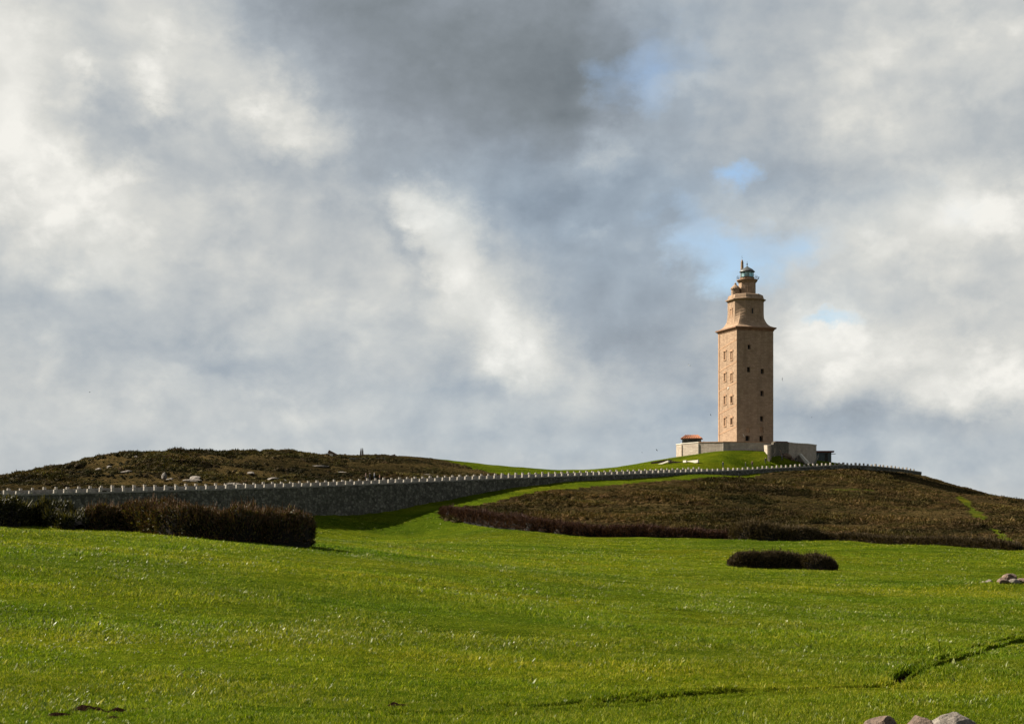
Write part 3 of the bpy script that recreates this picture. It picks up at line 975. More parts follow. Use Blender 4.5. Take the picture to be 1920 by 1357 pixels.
def build_tower():
    root = empty('lighthouse', (TC[0], TC[1], TBASE), TROT)
    tag(root, 'tall square granite lighthouse tower with octagonal top and glazed lantern', 'lighthouse')
    S = 6.05
    zz = lambda y, D=424.0: (HY - y) / FPX * D - TBASE
    ZC = zz(619.0)                                   # underside of the cornice
    # openings: front (shaded) face runs along +x at y=-S; side (sunlit) face along +y at x=-S
    fx = lambda px: (px - 1382) / 68.0 * 2 * S
    front = []
    for px, ya, yb, w, dep in [(1405, 648, 656.5, .95, .9), (1404, 689.5, 699, 1.05, .9), (1429.5, 692, 701.5, 1.05, .9), (1429, 733, 743, 1.1, .9), (1428.5, 780.5, 790, 1.1, .9),
                               (1402, 817.5, 827, 1.4, 1.0), (1427.5, 817.5, 828, 1.2, 1.0), (1402.5, 803, 812, 1.25, .25), (1428, 801, 811, 1.25, .25)]:
        front.append((fx(px) - w / 2, fx(px) + w / 2, zz(yb), zz(ya), dep))
    side = []
    cols = (4.35, 8.75)                              # measured from the far corner
    rows = [(656, 677), (697, 717), (739.5, 760), (780, 800.5)]
    blind = {}
    for r, (ya, yb) in enumerate(rows):
        for c, xc in enumerate(cols):
            za, zb = zz(yb, 430 if c == 0 else 426) + .25, zz(ya, 430 if c == 0 else 426) - .75
            opened = c == 1 and r >= 2
            if opened:
                side.append((xc - .55, xc + .55, (za + zb) / 2 - .75, zb, .9))
            else:
                side.append((xc - .50, xc + .50, za, zb, .13))
            blind[len(side) - 1] = not opened
    mb = MB()
    face_with_holes(mb, (-S, -S, 0), (1, 0, 0), 2 * S, 0, ZC, front, (0, -1, 0))
    face_with_holes(mb, (-S, S, 0), (0, -1, 0), 2 * S, 0, ZC, side, (-1, 0, 0))
    mb.poly([(S, -S, 0), (S, S, 0), (S, S, ZC), (S, -S, ZC)])
    mb.poly([(S, S, 0), (-S, S, 0), (-S, S, ZC), (S, S, ZC)])
    mb.poly([(-S, -S, ZC), (S, -S, ZC), (S, S, ZC), (-S, S, ZC)])
    mb.build('shaft', M['granite'], root)

    def window(facing, h, dark, frame=True):
        a, b, c, d, dep = h
        w = MB()
        if facing == 'front':
            pt = lambda x, z, q: (-S + x, -S + q, z)
        else:
            pt = lambda x, z, q: (-S + q, S - x, z)
        w.poly([pt(a - .01, c - .01, dep - .01), pt(b + .01, c - .01, dep - .01), pt(b + .01, d + .01, dep - .01), pt(a - .01, d + .01, dep - .01)])
        o = w.build('window', M['dark'] if dark else M['trim'], root)
        if frame:
            f = MB()
            def bx(x0, x1, z0, z1, q):
                f.hexa([pt(x0, z0, -q), pt(x1, z0, -q), pt(x1, z0, .02), pt(x0, z0, .02)], [pt(x0, z1, -q), pt(x1, z1, -q), pt(x1, z1, .02), pt(x0, z1, .02)])
            top = d + .38
            bx(a - .30, a - .012, c - .1, d, .12); bx(b + .012, b + .30, c - .1, d, .12)
            bx(a - .55, b + .55, d + .012, top, .20)
            bx(a - .42, b + .42, c - .36, c - .112, .18)
            f.hexa([pt(a - .45, top, -.12), pt(b + .45, top, -.12), pt(b + .45, top, .02), pt(a - .45, top, .02)],
                   [pt((a + b) / 2 - .2, top + .45, -.12), pt((a + b) / 2 + .2, top + .45, -.12), pt((a + b) / 2 + .2, top + .45, .02), pt((a + b) / 2 - .2, top + .45, .02)])
            f.build('window_frame', M['trim'], o)
    for i, h in enumerate(front):
        window('front', h, i != 7 and i != 8, False)
    for i, h in enumerate(side):
        window('side', h, not blind[i])
    # band winding up the tower
    for zc in (50.2, 43.7, 37.7, 30.9, 24.6):
        z = zc - TBASE
        m = MB()
        q, hh = .05, .20
        m.hexa([(-S - q, S - .9, z - 1.0 - hh), (-S - q, -S + .05, z + .85 - hh), (-S + .02, -S + .05, z + .85 - hh), (-S + .02, S - .9, z - 1.0 - hh)],
               [(-S - q, S - .9, z - 1.0 + hh), (-S - q, -S + .05, z + .85 + hh), (-S + .02, -S + .05, z + .85 + hh), (-S + .02, S - .9, z - 1.0 + hh)])
        m.build('winding_band', M['trim'], root)
        if z + 2.9 < ZC - .5:
            m = MB()
            m.hexa([(-S - .02, -S - .05, z + .85 - hh), (S, -S - .05, z + 2.7 - hh), (S, -S + .02, z + 2.7 - hh), (-S - .02, -S + .02, z + .85 - hh)],
                   [(-S - .02, -S - .05, z + .85 + hh), (S, -S - .05, z + 2.7 + hh), (S, -S + .02, z + 2.7 + hh), (-S - .02, -S + .02, z + .85 + hh)])
            m.build('winding_band', M['granite'], root)
    m = MB(); m.box(-S - .10, -S + .02, S - .85, S + .02, .0, ZC - .02); m.build('corner_strip', M['trim'], root)
    m = MB()
    m.lathe([(.40, 0), (.40, .12), (.25, .2)], 12)
    o = m.build('medallion', M['white_stone'], root)
    o.location = (-S, S - 6.7, zz(729, 428)); o.rotation_euler = (0, math.radians(-90), 0)
    # cornice
    sq = lambda h, z: [(-h, -h, z), (h, -h, z), (h, h, z), (-h, h, z)]
    m = MB()
    m.loft([sq(S + .02, ZC - .35), sq(S + .18, ZC - .25), sq(S + .20, ZC), sq(S + .62, ZC + .32), sq(S + .72, ZC + .38), sq(S + .72, ZC + .70), sq(S + .55, ZC + .78)])
    m.build('cornice', M['cornice'], root)
    # concave swept base of the upper storey, with a pointed spur on each corner
    zb, zt = ZC + .775, zz(561.5)
    H1, A2 = 4.82, 2.38
    m = MB()
    rings = []
    for w in (0, .025, .05, .085, .13, .2, .3, .42, .55, .7, .85, 1.0):
        sweep = .5 * (1 - w) ** 12 + .5 * (1 - w) ** 2.6
        h = H1 + (S + .5 - H1) * sweep
        z = zb + 5.6 * w
        kmid = (H1 + A2) / 2
        k = kmid + (S + .5 - kmid) * (.45 * (1 - w) ** 12 + .55 * (1 - w) ** 1.7)
        k = min(k, h)
        a = A2 + (h - H1) * .25
        rings.append([(-a, -h, z), (a, -h, z), (k, -k, z), (h, -a, z), (h, a, z), (k, k, z), (a, h, z), (-a, h, z), (-k, k, z), (-h, a, z), (-h, -a, z), (-k, -k, z)])
    k = (H1 + A2) / 2
    rings.append([(p[0], p[1], zt) for p in rings[-1]])
    m.loft(rings)
    m.build('upper_storey', M['granite'], root)
    octa = lambda h, a, z: [(-a, -h, z), (a, -h, z), (h, -a, z), (h, a, z), (a, h, z), (-a, h, z), (-h, a, z), (-h, -a, z)]
    # window slots of the upper storey
    w = MB(); w.box(-.55, .0, -H1 - .03, -H1 + .3, zt - 5.0, zt - 2.7); o = w.build('window', M['dark'], root)
    f = MB(); f.box(-.72, -.56, -H1 - .10, -H1 + .2, zt - 5.1, zt - 2.6); f.box(.01, .17, -H1 - .10, -H1 + .2, zt - 5.1, zt - 2.6); f.box(-.75, .2, -H1 - .12, -H1 + .2, zt - 2.59, zt - 2.35); f.build('window_frame', M['granite'], o)
    w = MB(); w.box(-H1 - .03, -H1 + .3, -.6, .6, zt - 7.2, zt - 2.9); o = w.build('window', M['trim'], root)
    f = MB()
    f.box(-H1 - .12, -H1 + .2, -1.0, -.61, zt - 7.4, zt - 2.6); f.box(-H1 - .12, -H1 + .2, .61, 1.0, zt - 7.4, zt - 2.6); f.box(-H1 - .15, -H1 + .2, -1.1, 1.1, zt - 2.59, zt - 2.2); f.build('window_frame', M['trim'], o)
    # its cornice and low parapet
    m = MB()
    m.loft([octa(H1 + .02, A2, zt - .35), octa(H1 + .30, A2 + .12, zt - .02), octa(H1 + .62, A2 + .25, zt + .12), octa(H1 + .62, A2 + .25, zt + .38), octa(H1 + .25, A2 + .1, zt + .52),
            octa(H1 + .05, A2, zt + .6), octa(H1 - .2, A2 - .1, zt + 1.65), octa(H1 - .55, A2 - .2, zt + 1.8), octa(H1 - .75, A2 - .3, zt + 1.5)])
    m.build('upper_cornice', M['granite'], root)
    # drum
    zd = zz(523)
    R = 2.55
    m = MB()
    m.lathe([(R + .25, zt + 1.3), (R + .25, zt + 2.0), (R, zt + 2.15), (R, zd - .6), (R + .15, zd - .5), (R + .45, zd - .1), (R + .45, zd)], 8, (.55, .1), math.pi / 8)
    m.build('drum', M['granite'], root)
    for k in range(4):
        a = math.pi / 2 * k - math.pi / 2 + math.pi / 4 * (k % 2)
        w = MB()
        ca, sa = math.cos(a), math.sin(a)
        rr = R * math.cos(math.pi / 8)
        q = lambda t_, d_, z_: (.55 + ca * (rr + d_) - sa * t_, .1 + sa * (rr + d_) + ca * t_, z_)
        w.hexa([q(-.3, -.1, zt + 2.6), q(.3, -.1, zt + 2.6), q(.3, .03, zt + 2.6), q(-.3, .03, zt + 2.6)], [q(-.3, -.1, zt + 4.4), q(.3, -.1, zt + 4.4), q(.3, .03, zt + 4.4), q(-.3, .03, zt + 4.4)])
        w.build('window', M['granite'], root)
    # gallery with its railing
    m = MB()
    m.lathe([(R + .3, zd + .01), (3.15, zd + .12), (3.15, zd + .3), (R + .1, zd + .32)], 24, (.55, .1))
    m.build('gallery', M['trim'], root)
    rl = MB()
    for zr in (.75, 1.15):
        rl.tube([(.55 + 3.05 * math.cos(2 * math.pi * k / 24), .1 + 3.05 * math.sin(2 * math.pi * k / 24), zd + .3 + zr) for k in range(25)], .035, 5)
    ro = rl.build('gallery_railing', M['metal'], root)
    for k in range(12):
        p = MB()
        a = 2 * math.pi * k / 12
        p.tube([(.55 + 3.05 * math.cos(a), .1 + 3.05 * math.sin(a), zd + .25), (.55 + 3.05 * math.cos(a), .1 + 3.05 * math.sin(a), zd + 1.48)], .04, 5)
        p.build('railing_post', M['metal'], ro)
    p = MB(); p.tube([(3.5, -.2, zd + .6), (4.1, -.35, zd + .75), (4.25, -.4, zd + 1.5)], .12, 6); p.build('gallery_bracket', M['metal'], root)
    # lantern
    zl0, zl1, zl2 = zd + .28, zz(516.5), zz(506)
    m = MB()
    m.lathe([(2.15, zl0), (2.15, zl1 - .1), (2.25, zl1)], 16, (.55, .1)); m.build('lantern_base', M['granite'], root)
    lan = MB()
    lan.lathe([(1.98, zl1 - .02), (2.02, zl1 + .1), (2.02, zl1 + .12)], 16, (.55, .1))
    lan.lathe([(2.02, zl2 - .12), (2.08, zl2 - .1), (2.08, zl2 + .05)], 16, (.55, .1))
    lo = lan.build('lantern', M['metal'], root)
    for k in range(10):
        a0, a1 = 2 * math.pi * k / 10, 2 * math.pi * (k + 1) / 10
        p = MB()
        c = lambda a, r, z: (.55 + r * math.cos(a), .1 + r * math.sin(a), z)
        p.hexa([c(a0 + .04, 1.9, zl1 + .1), c(a1 - .04, 1.9, zl1 + .1), c(a1 - .04, 1.87, zl1 + .1), c(a0 + .04, 1.87, zl1 + .1)], [c(a0 + .04, 1.9, zl2 - .1), c(a1 - .04, 1.9, zl2 - .1), c(a1 - .04, 1.87, zl2 - .1), c(a0 + .04, 1.87, zl2 - .1)])
        p.build('pane', M['glass'], lo)
        g = MB(); g.tube([c(a0, 1.92, zl1 + .05), c(a0, 1.92, zl2 - .05)], .07, 6); g.build('glazing_bar', M['metal'], lo)
    p = MB(); p.lathe([(.25, zl1), (.6, zl1 + .3), (.7, zl1 + .9), (.55, zl2 - .3), (.2, zl2)], 12, (.55, .1)); p.build('lamp', M['lead'], lo)
    zdm = zz(495)
    m = MB()
    hh = zdm - zl2
    m.lathe([(2.35, zl2 + .03), (2.35, zl2 + .12), (2.05, zl2 + .25 * hh), (1.6, zl2 + .5 * hh), (.95, zl2 + .72 * hh), (.45, zl2 + .88 * hh), (.28, zl2 + hh), (.0, zl2 + hh + .05)], 20, (.55, .1))
    do = m.build('dome', M['lead'], root, smooth=True)
    m = MB(); m.lathe([(.1, zdm - .1), (.1, zdm + .45), (.24, zdm + .6), (.24, zdm + .75), (.06, zdm + .9), (.04, zdm + 1.6), (0, zdm + 1.62)], 10, (.55, .1)); m.build('finial', M['lead'], do)
    # stair turret with a small domed roof, and the tall pinnacle
    m = MB(); m.lathe([(1.25, zt + 1.2), (1.25, zz(540)), (1.5, zz(539.5)), (1.5, zz(537.8)), (1.1, zz(535)), (.7, zz(532.8)), (.35, zz(531)), (.3, zz(529)), (.36, zz(528.6)), (.0, zz(526.5))], 12, (-3.3, .2)); m.build('stair_turret', M['granite'], root)
    m = MB(); m.lathe([(.62, zt + 1.2), (.62, zz(515)), (.52, zz(505)), (.42, zz(484)), (.22, zz(480.5)), (.0, zz(478.5))], 8, (.3, 2.9)); m.build('pinnacle', M['granite'], root)
    m = MB(); m.tube([(.3, 2.9, zz(480)), (.3, 2.9, zz(472))], .03, 5); m.build('lightning_rod', M['metal'], root)


build_tower()


# ------------------------------------------------------------------ terrace round the foot of the tower
VD = Vector((TC[0], TC[1], 0)).normalized()
VL = Vector((-VD.y, VD.x, 0))                # to the left of the line of sight
VC = -VD


def build_terrace():
    root = empty('terrace', (TC[0], TC[1], 15.0))
    tag(root, 'many-sided pale stone terrace wall round the foot of the tower', 'terrace')
    R = 21.0
    th = [math.radians(a) for a in (11.4, 28, 50, 72.5, 103.5, 126, 148, 170, 192, 215, 237, 260, 282, 304, 326, 348)]
    pts = [VL * (R * math.cos(a)) + VC * (R * math.sin(a)) for a in th]
    top = [(HY - y) / FPX * (TC[1] + p.y) - 15.0 for y, p in zip((832.5, 830.5, 828, 827.5, 828), pts)] + [5.0] * 11
    n = len(pts)
    for i in range(n):
        a, b = pts[i], pts[(i + 1) % n]
        za, zb = top[i], top[(i + 1) % n]
        ia, ib = a * .965, b * .965
        lo = -3.0
        m = MB()
        m.hexa([a + Vector((0, 0, lo)), b + Vector((0, 0, lo)), ib + Vector((0, 0, lo)), ia + Vector((0, 0, lo))],
               [a + Vector((0, 0, za - .25)), b + Vector((0, 0, zb - .25)), ib + Vector((0, 0, zb - .25)), ia + Vector((0, 0, za - .25))])
        o = m.build('wall_panel', M['terrace'], root)
        m = MB()
        oa, ob, ja, jb = a * 1.006, b * 1.006, a * .96, b * .96
        m.hexa([oa + Vector((0, 0, za - .246)), ob + Vector((0, 0, zb - .246)), jb + Vector((0, 0, zb - .246)), ja + Vector((0, 0, za - .246))],
               [oa + Vector((0, 0, za)), ob + Vector((0, 0, zb)), jb + Vector((0, 0, zb)), ja + Vector((0, 0, za))])
        m.build('coping', M['trim'] if i in (2, 3, 4) else M['white_stone'], o)
        if i in (1, 2, 3, 4):                     # drain pipe or buttress line at the joint
            m = MB()
            d = a.normalized()
            m.tube([a + d * .08 + Vector((0, 0, lo)), a + d * .08 + Vector((0, 0, za - .5))], .14, 6)
            m.build('drain_pipe', M['rail'] if i != 1 else M['granite'], o)
    m = MB()
    m.loft([[p * .97 + Vector((0, 0, 3.4)) for p in pts], [p * .97 + Vector((0, 0, 4.0)) for p in pts]])
    m.build('paving', M['road'], root)


build_terrace()


def prism(name, mat, parent, foot, ztop, zbot, thick, origin):
    """a wall along a plan polyline with a varying top"""
    pts = [Vector((p[0] - origin[0], p[1] - origin[1], 0)) for p in foot]
    rings = []
    for i, p in enumerate(pts):
        d = (pts[min(i + 1, len(pts) - 1)] - pts[max(i - 1, 0)]).normalized()
        nrm = Vector((-d.y, d.x, 0)) * thick
        zt_ = (ztop[i] if isinstance(ztop, (list, tuple)) else ztop) - origin[2]
        zb_ = (zbot[i] if isinstance(zbot, (list, tuple)) else zbot) - origin[2]
        up = Vector((0, 0, 1))
        rings.append([p + up * zb_, p + up * zt_, p + nrm + up * zt_, p + nrm + up * zb_])
    m = MB()
    m.loft(rings)
    return m.build(name, mat, parent)


def pxy(px, D):
    return ((px - 960) / FPX * D, D)


def build_bastion():
    o3 = (*pxy(1480, 402), 13.0)
    root = empty('bastion', o3)
    tag(root, 'dark curved stone bastion wall beside the tower terrace, one end face pale in the sun', 'wall')
    zz = lambda y, D: (HY - y) / FPX * D
    plan = [(1430, 408.2, 834.5), (1436, 404, 834.2), (1442.5, 400, 834)]
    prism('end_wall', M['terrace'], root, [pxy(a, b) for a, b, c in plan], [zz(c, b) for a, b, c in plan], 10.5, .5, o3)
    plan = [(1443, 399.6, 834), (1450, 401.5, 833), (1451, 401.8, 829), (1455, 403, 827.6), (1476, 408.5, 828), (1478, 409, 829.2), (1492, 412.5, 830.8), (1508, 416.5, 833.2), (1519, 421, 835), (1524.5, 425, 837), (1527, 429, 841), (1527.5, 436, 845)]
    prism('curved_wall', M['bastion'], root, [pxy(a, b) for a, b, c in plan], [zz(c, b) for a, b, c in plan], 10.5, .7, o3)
    cop = [(a, b - .06, c) for a, b, c in plan[3:-1]]
    prism('coping', M['rust'], root, [pxy(a, b) for a, b, c in cop], [zz(c, b) + .12 for a, b, c in cop], [zz(c, b) - .14 for a, b, c in cop], .9, o3)
    m = MB()
    ring = [Vector((*pxy(a, b), 0)) - Vector((o3[0], o3[1], 0)) for a, b in [(1446, 404), (1476, 411), (1508, 419), (1524, 428), (1526, 444), (1440, 432)]]
    m.loft([[p + Vector((0, 0, 2.0)) for p in ring], [p + Vector((0, 0, 3.9)) for p in ring]])
    m.build('fill', M['road'], root)


build_bastion()


def build_guard_hut():
    x, y = pxy(1297, 424)
    root = empty('guard_hut', (x, y, 19.0), math.atan2(VL.y, VL.x) - math.pi)
    tag(root, 'small dark stone hut with orange hipped tile roof on the terrace', 'hut')
    m = MB(); m.box(-2.75, 2.75, -2.4, 2.4, -.3, 2.75); w = m.build('wall', M['wall'], root)
    m = MB(); m.box(-.5, .5, -2.44, -2.3, -.2, 1.9); d = m.build('door', M['dark'], root)
    m = MB()
    m.loft([[(-3.2, -2.85, 2.74), (3.2, -2.85, 2.74), (3.2, 2.85, 2.74), (-3.2, 2.85, 2.74)], [(-3.2, -2.85, 2.95), (3.2, -2.85, 2.95), (3.2, 2.85, 2.95), (-3.2, 2.85, 2.95)],
            [(-1.9, -.25, 4.0), (1.9, -.25, 4.0), (1.9, .25, 4.0), (-1.9, .25, 4.0)]])
    r = m.build('roof', M['tile'], root)
    for k in range(9):
        xx = -2.8 + k * .7
        t = MB(); t.tube([(xx, -2.9, 2.99), (xx * .62, -.27, 4.06)], .09, 5); t.build('tile_ridge', M['tile'], r)


build_guard_hut()


def build_kiosk():
    x, y = pxy(1543, 440)
    root = empty('visitor_kiosk', (x, y, 14.6), math.atan2(VL.y, VL.x) - math.pi + .12)
    tag(root, 'dark flat-roofed kiosk with reddish roof edge beside the curved bastion wall', 'kiosk')
    zr = (HY - 845.5) / FPX * 438 - 14.6
    m = MB(); m.box(-2.75, 2.3, -1.6, 2.2, -2.5, zr - .35); m.build('wall', M['kiosk'], root)
    for k in range(5):
        m = MB(); x0 = -2.6 + k * .98; m.box(x0, x0 + .86, -1.66, -1.55, .1, zr - .6); m.build('panel', M['dark'] if k in (3,) else M['kiosk'], root)
    m = MB(); m.box(-2.95, 3.1, -2.1, 2.6, zr - .345, zr + .12); m.build('roof', M['rust'], root)
    m = MB(); m.box(2.5, 3.7, -1.4, .5, zr - .85, zr - .72); m.build('awning', M['metal'], root)


build_kiosk()


def build_stairs():
    a = at(1510, 871, d0=380)
    zz = lambda y, D: (HY - y) / FPX * D
    D = 409.5
    x0, x1 = pxy(1497.5, D)[0], pxy(1512, D)[0]
    root = empty('stairway', ((x0 + x1) / 2, D, zz(869, D)))
    tag(root, 'steep stone stairway with a pale sloping side wall below the bastion', 'stairs')
    m = MB()
    ox, oz = (x0 + x1) / 2, zz(869, D)
    prof = [(x0 - ox - .15, zz(849.5, D) - oz), (x0 - ox + .45, zz(849.8, D) - oz), (x1 - ox + .25, zz(868.5, D) - oz), (x1 - ox - .55, zz(869.5, D) - oz), ]
    m.loft([[(p[0], -.9 - 1.1 * p[0], p[1]) for p in prof], [(p[0] + .35, -.5 - 1.1 * p[0], p[1]) for p in prof]])
    m.build('side_wall', M['white_stone'], root)
    n = 10
    for k in range(n):
        s = MB()
        w = k / n
        xa = x0 - ox + .2 + (x1 - x0) * w
        zb = zz(852, D) - oz + (zz(869, D) - zz(852, D)) * w
        ym = -1.1 * (xa + .1)
        s.box(xa + .3, xa + .3 + (x1 - x0) / n + .02, ym, ym + 1.8, zb - 1.6, zb - .15)
        s.build('step', M['terrace'], root)
    # low wall on the far side of the steps
    D2 = 416.0
    root2 = empty('ramp_wall', (pxy(1530, D2)[0], D2, zz(868, D2)))
    tag(root2, 'grey-green sloping ramp wall in front of the dark kiosk', 'wall')
    m = MB()
    ox, oz = root2.location.x, root2.location.z
    pr = [(pxy(1525.5, D2)[0] - ox, zz(869.5, D2) - oz), (pxy(1528, D2)[0] - ox, zz(869.5, D2) - oz), (pxy(1535.6, D2)[0] - ox, zz(856, D2) - oz), (pxy(1534.4, D2)[0] - ox, zz(850.5, D2) - oz), (pxy(1532.6, D2)[0] - ox, zz(855, D2) - oz)]
    m.loft([[(p[0], -.2, p[1]) for p in pr], [(p[0], .3, p[1]) for p in pr]])
    m.build('slab', M['parapet'], root2)


build_stairs()


def build_rails():
    zz = lambda y: (HY - y) / FPX * D
    for nm, lab, D, pts, mat in [
        ('handrail', 'pale handrail climbing across the face of the bastion wall', 411.5, [(1491, 836.5), (1487, 841), (1481, 846), (1480.5, 853)], M['rail']),
        ('handrail', 'thin pale rail post standing near the sunlit end of the bastion', 402.8, [(1453, 840), (1453, 847), (1451, 850), (1452, 857)], M['rail']),
        ('handrail', 'curved dull rail at the grassy foot of the bastion wall', 405.5, [(1462, 843), (1465, 849), (1467, 857), (1467, 860)], M['granite'])]:
        b = Vector((*pxy(pts[0][0], D - 1.2), zz(pts[-1][1])))
        m = MB()
        m.tube([(pxy(a, D - 1.2)[0] - b.x, 0, zz(c) - b.z) for a, c in pts], .09, 6)
        o = m.build(nm, mat)
        o.location = b
        tag(o, lab, 'railing')


build_rails()


def box_thing(name, label, cat, px0, px1, py0, py1, D, depth, mat, rz=0.0, skew=0.0, group=None, sink=.4):
    """a low block of masonry standing on the ground at distance D"""
    x0, x1 = pxy(px0, D)[0], pxy(px1, D)[0]
    cx = (x0 + x1) / 2
    zb, zt = (HY - py1) / FPX * D, (HY - py0) / FPX * D
    w = (x1 - x0) / 2 / max(.3, math.cos(rz))
    m = MB()
    h = zt - zb
    m.loft([[(-w, -depth / 2, -sink), (w, -depth / 2, -sink), (w, depth / 2, -sink), (-w, depth / 2, -sink)],
            [(-w, -depth / 2, h - skew), (w, -depth / 2, h + skew), (w, depth / 2, h + skew), (-w, depth / 2, h - skew)]])
    o = m.build(name, mat, None, .04)
    o.location = (cx, D, zb)
    o.rotation_euler = (0, 0, rz)
    tag(o, label, cat, group)
    return o


def build_hill_masonry():
    root = empty('excavation_shelter', (*pxy(1262, 402), 13.4))
    tag(root, 'low dug-in masonry enclosure with pale slab walls on the grass below the terrace', 'enclosure')
    ox, oy, oz = root.location
    zz = lambda y, D: (HY - y) / FPX * D

    def piece(nm, quad, D, depth, mat, turn=0.0):
        m = MB()
        f = [(pxy(a, D)[0] - ox, zz(b, D) - oz) for a, b in quad]
        xm = sum(x for x, z in f) / len(f)
        m.loft([[(x, D - oy - turn * (x - xm), z) for x, z in f], [(x + depth * .6, D - oy + depth * .8 - turn * (x - xm), z) for x, z in f]])
        m.build(nm, mat, root)
    piece('roof_slab', [(1219, 866.5), (1222, 869.5), (1250, 864), (1249, 861.5)], 402.5, 4.0, M['rock_brown'])
    piece('slab_wall', [(1233, 870), (1236, 871.5), (1252, 866), (1251, 863.5)], 396.5, .8, M['white_stone'], 1.2)
    piece('back_wall', [(1252, 863.5), (1252, 868), (1286, 868.5), (1284, 865.8)], 397, .6, M['rock_brown'])
    piece('pier', [(1281, 862.8), (1281, 866.6), (1286, 866.6), (1286, 862.8)], 395.5, .7, M['white_stone'], 1.6)
    piece('slab_wall', [(1289, 863.6), (1290, 869.5), (1307, 867), (1307, 862)], 395.5, .7, M['white_stone'], 1.4)

    box_thing('stone_bench', 'flat white stone bench on the grass saddle beyond the causeway', 'bench', 1071, 1079, 884.5, 887, 378, .8, M['white_stone'])
    box_thing('stone_bench', 'longer flat white stone bench on the grass saddle beyond the causeway', 'bench', 1097, 1108, 884.5, 887, 380, .8, M['white_stone'])
    # on the left hill
    o = box_thing('leaning_slab', 'dark slab tilted like a ramp with white edge on the heather hilltop', 'slab', 615, 632, 847, 850, 346, 1.2, M['rock_brown'], 0, 0)
    o.rotation_euler = (0, math.radians(27), 0)
    o = box_thing('slab_prop', 'short white block propping the tilted dark slab', 'block', 619, 624, 851, 858, 345.4, .7, M['white_stone'])
    for px, lab in ((676.2, 'thin upright standing stone on the hilltop, leaning slightly outward'), (680, 'thin upright standing stone on the hilltop, straight twin of a leaning one')):
        m = MB()
        m.loft([[(-.22, -.2, -.6), (.22, -.2, -.6), (.22, .2, -.6), (-.22, .2, -.6)], [(-.17, -.17, .9), (.17, -.17, .9), (.17, .17, .9), (-.17, .17, .9)], [(-.05, -.08, 1.75), (.06, -.08, 1.75), (.06, .08, 1.75), (-.05, .08, 1.75)]])
        o = m.build('standing_stone', M['rock_brown'], None, .02)
        D = 349.0
        o.location = (pxy(px, D)[0], D, (HY - 853) / FPX * D)
        o.rotation_euler = (0, math.radians(4 if px < 678 else 0), 0)
        tag(o, lab, 'stone')
    box_thing('dry_stone_wall', 'low grey stone retaining wall below the standing stones', 'wall', 655, 722, 858.5, 864, 343, 1.0, M['wall'], .05)
    o = box_thing('leaning_slab', 'small brown wedge of stone leaning on the hill skyline', 'slab', 727, 741, 853, 856.5, 350, .9, M['rock_brown'], 0, .25)


build_hill_masonry()


# ------------------------------------------------------------------ foliage geometry
def quads_from(c, a, b):
    """c centre, a and b half-axes (N,3) -> verts and quads"""
    n = len(c)
    v = np.stack([c - a - b, c + a - b, c + a * .55 + b, c - a * .55 + b], 1).reshape(-1, 3)
    f = np.arange(4 * n).reshape(-1, 4)
    return v, f


def unit(v):
    return v / np.maximum(np.linalg.norm(v, axis=1, keepdims=True), 1e-9)


def leaves(rng, c, nrm, size, up=.35, spread=.9, slim=.5):
    """leaf quads at points c that lean along nrm"""
    n = len(c)
    d = unit(nrm * (1 - up) + np.array([0, 0, up]) + rng.normal(0, spread * .5, (n, 3)))
    s = unit(np.cross(d, rng.normal(0, 1, (n, 3))))
    L = size * rng.uniform(.6, 1.4, (n, 1))
    return quads_from(c + d * L * .5, s * L * slim * .5, d * L * .5)


